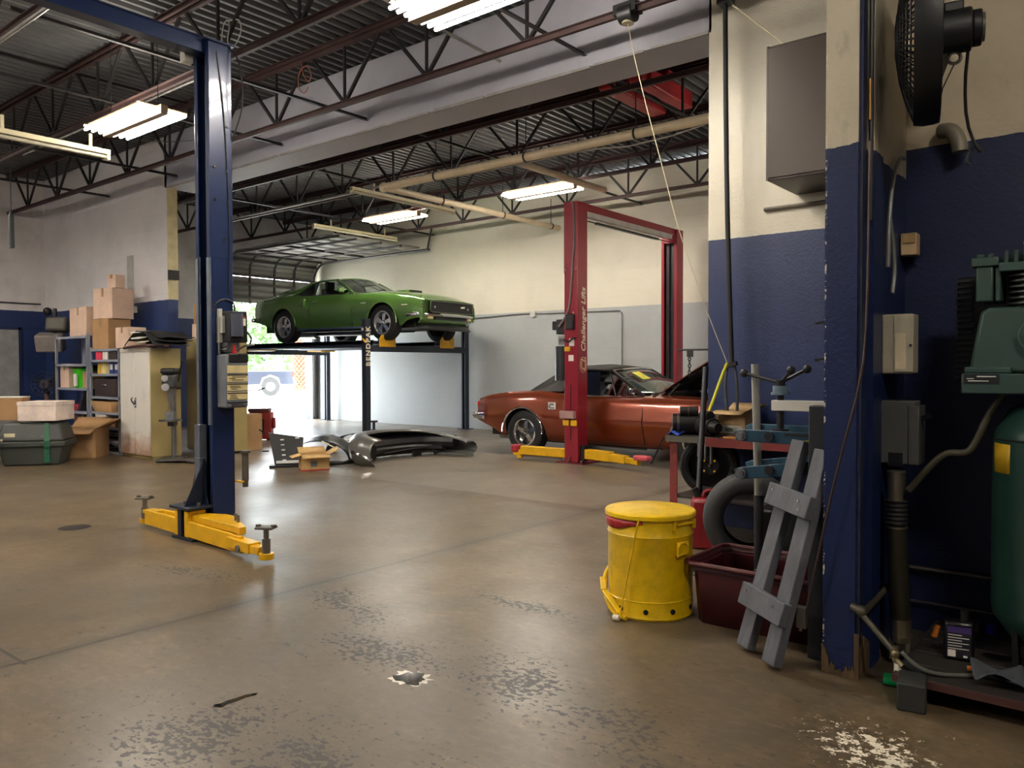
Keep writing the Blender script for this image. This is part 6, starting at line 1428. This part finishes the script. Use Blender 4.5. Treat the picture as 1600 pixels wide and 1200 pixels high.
for rr in (.34, .30, .26, .22, .18, .14, .10, .06):
    h_ = -.07 - .075 * (1 - (rr / .34) ** 2); cg2.lathe([(rr + .003, h_), (rr, h_ + .003), (rr - .003, h_), (rr, h_ - .003), (rr + .003, h_)], (0, 0, 0), 'X', 36)
    cg2.lathe([(rr + .003, .02), (rr, .023), (rr - .003, .02), (rr, .017), (rr + .003, .02)], (0, 0, 0), 'X', 36)
for k in range(72):
    a = 2 * math.pi * k / 72; ca, sa = math.cos(a), math.sin(a)
    cg2.tube([(-.07 - .075 * (1 - (q / .34) ** 2), q * ca, q * sa) for q in (.345, .26, .17, .06)], .004, 4); cg2.bar((.02, .345 * ca, .345 * sa), (.02, .05 * ca, .05 * sa), .005, .005)
build('cage', cg2, fb_, t)
bld = MB()
for k in range(4):
    a = math.pi / 2 * k + .3; ca, sa = math.cos(a), math.sin(a); da = .55
    bld.add([(-.02, .05 * ca, .05 * sa), (-.05, .31 * ca, .31 * sa), (-.0, .31 * math.cos(a + da), .31 * math.sin(a + da)), (.0, .06 * math.cos(a + da), .06 * math.sin(a + da))], [(0, 1, 2, 3)])
build('blade', bld, M('blade_dark', (38, 37, 36), .45, .4), t, solid=.004)
build('motor', MB().cyl((.02, 0, 0), (.13, 0, 0), .085, n=24).box(.03, .1, -.06, .06, .06, .1).cyl((.13, 0, 0), (.165, 0, 0), .07, n=20), fb_, t, bevel=.006)
build('motor_end', MB().cyl((.165, 0, 0), (.175, 0, 0), .055, n=20), M('fan_end', (96, 98, 90), .4, .3), t)
build('hook_loop', MB().lathe([(.022, -.006), (.03, 0), (.022, .006), (.016, 0), (.022, -.006)], (.07, 0, -.105), 'Y', 16), STEEL, t)
build('mount_arm', MB().bar((.06, .05, .0), (.02, .62, .02), .04, .04), fb_, t)
build('pull_wire', MB().tube([(.07, 0, -.13), (.03, 0, -.22), (.015, 0, -.3)], .003, 6), BLACK, t)
build('power_cord', MB().tube([(.12, .0, -.06), (.11, .05, -.2), (.12, .1, -.34), (.155, .12, -.44), (.18, .12, -.47), (.175, .12, -.45), (.15, .12, -.43), (.12, .12, -.5), (.135, .12, -.515)], .007, 6, 1), BLACK, t)
dk_ = solo('flexible_duct', MB().tube([(.0, -.02, .1), (.05, -.05, .09), (.08, -.06, .03), (.085, -.06, -.02)], .035, 14, 2), M('duct_grey', (120, 114, 100), .5, .3), 'grey ribbed flexible duct stub on the alcove wall', 'duct', (-.77, 4.205, 2.30))
def alcove_pipe(z, r, label): return solo('wall_pipe', MB().cyl((0, 0, 0), (.42, 0, -.0), r, n=10), M('pipe_brown', (98, 90, 82)), label, 'pipe', (-.90, 4.2, z), 0, 'pipes low on the alcove wall')
alcove_pipe(.312, .012, 'upper thin pipe low on the alcove wall'); alcove_pipe(.15, .006, 'lower thin pipe low on the alcove wall')
# air pipe at the foot of the wall end
gp_ = M('air_pipe_grey', (88, 82, 70), .45, .5)
t = thing('air_pipe', 'grey air pipe with fittings around the foot of the blue wall end', 'pipe', (-.90, 3.395, .29))
build('pipe_run', MB().cyl((-.01, 0, 0), (.135, -.045, -.125), .0125, n=12), gp_, t); build('pipe_run', MB().cyl((.01, .0, .0), (.01, .42, .02), .014, n=12), gp_, t)
build('elbow', MB().ball((0, 0, 0), .024).cyl((-.04, .01, .01), (.0, 0, 0), .018), gp_, t)
build('tee_fitting', MB().ball((.14, -.047, -.13), .019).cyl((.14, -.047, -.16), (.14, -.047, -.1), .012).cyl((.13, -.04, -.14), (.17, -.06, -.17), .011), M('fitting_brass', (150, 136, 104), .35, .8), t)
build('drain_nut', MB().cyl((.15, -.05, -.215), (.15, -.05, -.165), .015), M('bone_tip', (220, 214, 196)), t)
solo('air_hose', MB().tube([(0, 0, .0), (.05, .0, -.045), (.12, .02, -.07), (.3, .15, -.07), (.55, .3, -.06)], .008, 8, 2), M('hose_grey_green', (96, 98, 88), .45), 'grey green air hose trailing right across the dark skid', 'hose', (-.735, 3.335, .178))
t = thing('green_cap', 'bright green plastic cap lying by the foot of the wall end', 'cap', (-.79, 3.42, .024)); build('cap', MB().cyl((-.03, 0, 0), (.03, .01, 0), .024, n=18), M('cap_green', (0, 130, 70), .35), t); build('cap_rim', MB().cyl((.022, .01, 0), (.034, .012, 0), .026, n=18), BLACK, t)
solo('wood_block', MB().box(-.05, .05, -.11, .11, 0, .105), M('block_dark', (44, 44, 42), .75, 0, .15, 8, bump=.2), 'dark square timber block on the floor before the skid', 'block', (-.69, 3.31, 0), R(10), bevel=.006)
sk = M('skid_dark', (40, 34, 30), .75, 0, .25, 6)
t = thing('wooden_skid', 'dark oily wooden skid under the air compressor', 'skid', (-.2, 3.72, 0))
for x in (-.50, -.0, .5): build('runner', MB().box(x - .04, x + .04, -.42, .4, 0, .075), sk, t)
for k in range(5): build('deck_board', MB().box(-.56, .6, -.42 + .165 * k, -.42 + .165 * k + .155, .075, .1), sk, t, bevel=.004)
build('red_edge', MB().box(-.56, .6, -.43, -.42, .07, .098), M('edge_rust', (74, 40, 34), .7), t)
t = thing('oil_bottle', 'black oil jug with purple topped white label on the skid', 'bottle', (-.585, 3.62, .1), R(12)); build('body', MB().box(-.055, .055, -.03, .03, 0, .16), M('jug_black', (16, 15, 18), .3), t, bevel=.015); build('neck', MB().cyl((.02, 0, .16), (.02, 0, .2), .016), BLACK, t)
build('label', MB().box(-.042, .042, -.0315, -.03, .015, .14), M('label_black', (30, 28, 36), .5), t); build('label_purple', MB().box(-.042, .042, -.0325, -.0315, .115, .14), M('label_purple', (70, 50, 110), .5), t)
lm = MB()
for k in range(6): lm.box(-.04, .01 + .025 * (k % 2), -.0325, -.0315, .105 - .011 * k, .108 - .011 * k)
lm.box(-.04, -.012, -.0325, -.0315, .018, .045).box(.015, .03, -.0325, -.0315, .018, .026); build('label_print', lm, WHITEP, t)
solo('ear_plug', MB().cyl((0, 0, 0), (.015, 0, .05), .014, .01, 10), ORNG, 'small orange plug standing left on the skid', 'plug', (-.72, 3.86, .1))
solo('small_tin', MB().box(-.05, .05, -.03, .03, 0, .045), M('tin_tan', (92, 82, 66), .5), 'small dull tan tin at the back of the skid', 'tin', (-.62, 4.03, .1), .1, bevel=.005)
solo('bottle_cap', MB().cyl((0, 0, 0), (0, 0, .04), .022, n=14), M('cap_blue', (30, 40, 150), .4), 'small blue cap beside the tan tin on the skid', 'cap', (-.53, 4.05, .1))
solo('grey_rag', MB().loft([[(-.09 + .045 * i, -.08 + .05 * j, .015 + .022 * ((i * 3 + j * 5) % 4)) for j in range(4)] for i in range(5)]), M('rag_grey', (70, 74, 80), .9), 'crumpled grey rag on the right of the skid', 'rag', (-.42, 3.42, .1), .3, solid=.01, sub=1)
for i, (x, y, rz) in enumerate(((-.50, 3.5, .1), (-.46, 3.46, -.2))):
    t = thing('screwdriver', ('screwdriver with orange tip lying beside the oil jug', 'second screwdriver nearer the grey rag on the skid')[i], 'screwdriver', (x, y, .1), rz, 'screwdrivers on the skid'); build('handle', MB().cyl((-.02, 0, .012), (.06, 0, .012), .011), BLACK, t); build('tip', MB().cyl((-.035, 0, .012), (-.02, 0, .012), .01), ORNG, t); build('blade', MB().cyl((.06, 0, .012), (.14, 0, .012), .004), STEEL, t)
solo('wall_hook', MB().bar((0, 0, 0), (-.06, -.0, -.01), .014, .01).cbox((.005, -.01, -.02), (.02, .03, .025)), DKMETAL, 'upper small dark hook on the edge of the blue wall end', 'hook', (-1.065, 3.5, 1.49), 0, 'hooks on the wall end')
solo('wall_hook', MB().bar((0, 0, 0), (-.06, -.0, -.01), .014, .01).cbox((.0, -.01, -.02), (.02, .03, .025)), DKMETAL, 'lower small dark hook on the edge of the blue wall end', 'hook', (-1.065, 3.5, 1.33), 0, 'hooks on the wall end')

# ------------------------------------------------------------------ daylight, camera
w = bpy.data.worlds.new('World'); SC.world = w; w.use_nodes = True
nt = w.node_tree; nt.nodes.clear(); bg = nt.nodes.new('ShaderNodeBackground'); ow = nt.nodes.new('ShaderNodeOutputWorld')
bg.inputs[0].default_value = (.88, .95, 1.0, 1); bg.inputs[1].default_value = SKY; nt.links.new(bg.outputs[0], ow.inputs[0])
sun = bpy.data.lights.new('Sun', 'SUN'); sun.energy = SUN; sun.angle = R(3); so = bpy.data.objects.new('Sun', sun); COL.objects.link(so); so.rotation_euler = (R(35), R(-35), R(40))
cam = bpy.data.cameras.new('Camera'); co = bpy.data.objects.new('Camera', cam); COL.objects.link(co)
F_PX = 1231.07; cam.sensor_fit = 'HORIZONTAL'; cam.sensor_width = 36; cam.lens = F_PX / 1600 * 36; cam.clip_start = .05; cam.clip_end = 300
yaw, pit, rol = .678658668, .0231327557, -.00274861362
Fh = Vector((-math.sin(yaw), math.cos(yaw), 0)); Rt = Vector((math.cos(yaw), math.sin(yaw), 0)); U = Vector((0, 0, 1))
F2 = Fh * math.cos(pit) - U * math.sin(pit); U2 = U * math.cos(pit) + Fh * math.sin(pit)
R3 = Rt * math.cos(rol) + U2 * math.sin(rol); U3 = U2 * math.cos(rol) - Rt * math.sin(rol)
m = Matrix((R3, U3, -F2)).transposed().to_4x4(); m.translation = (0, 0, 1.3); co.matrix_world = m
SC.camera = co
SC.view_settings.view_transform = 'Standard'; SC.view_settings.look = 'None'; SC.view_settings.gamma = 1; SC.view_settings.use_curve_mapping = False
SC.view_settings.exposure = EXPO
SC.cycles.use_denoising = True
SC.cycles.max_bounces = 8
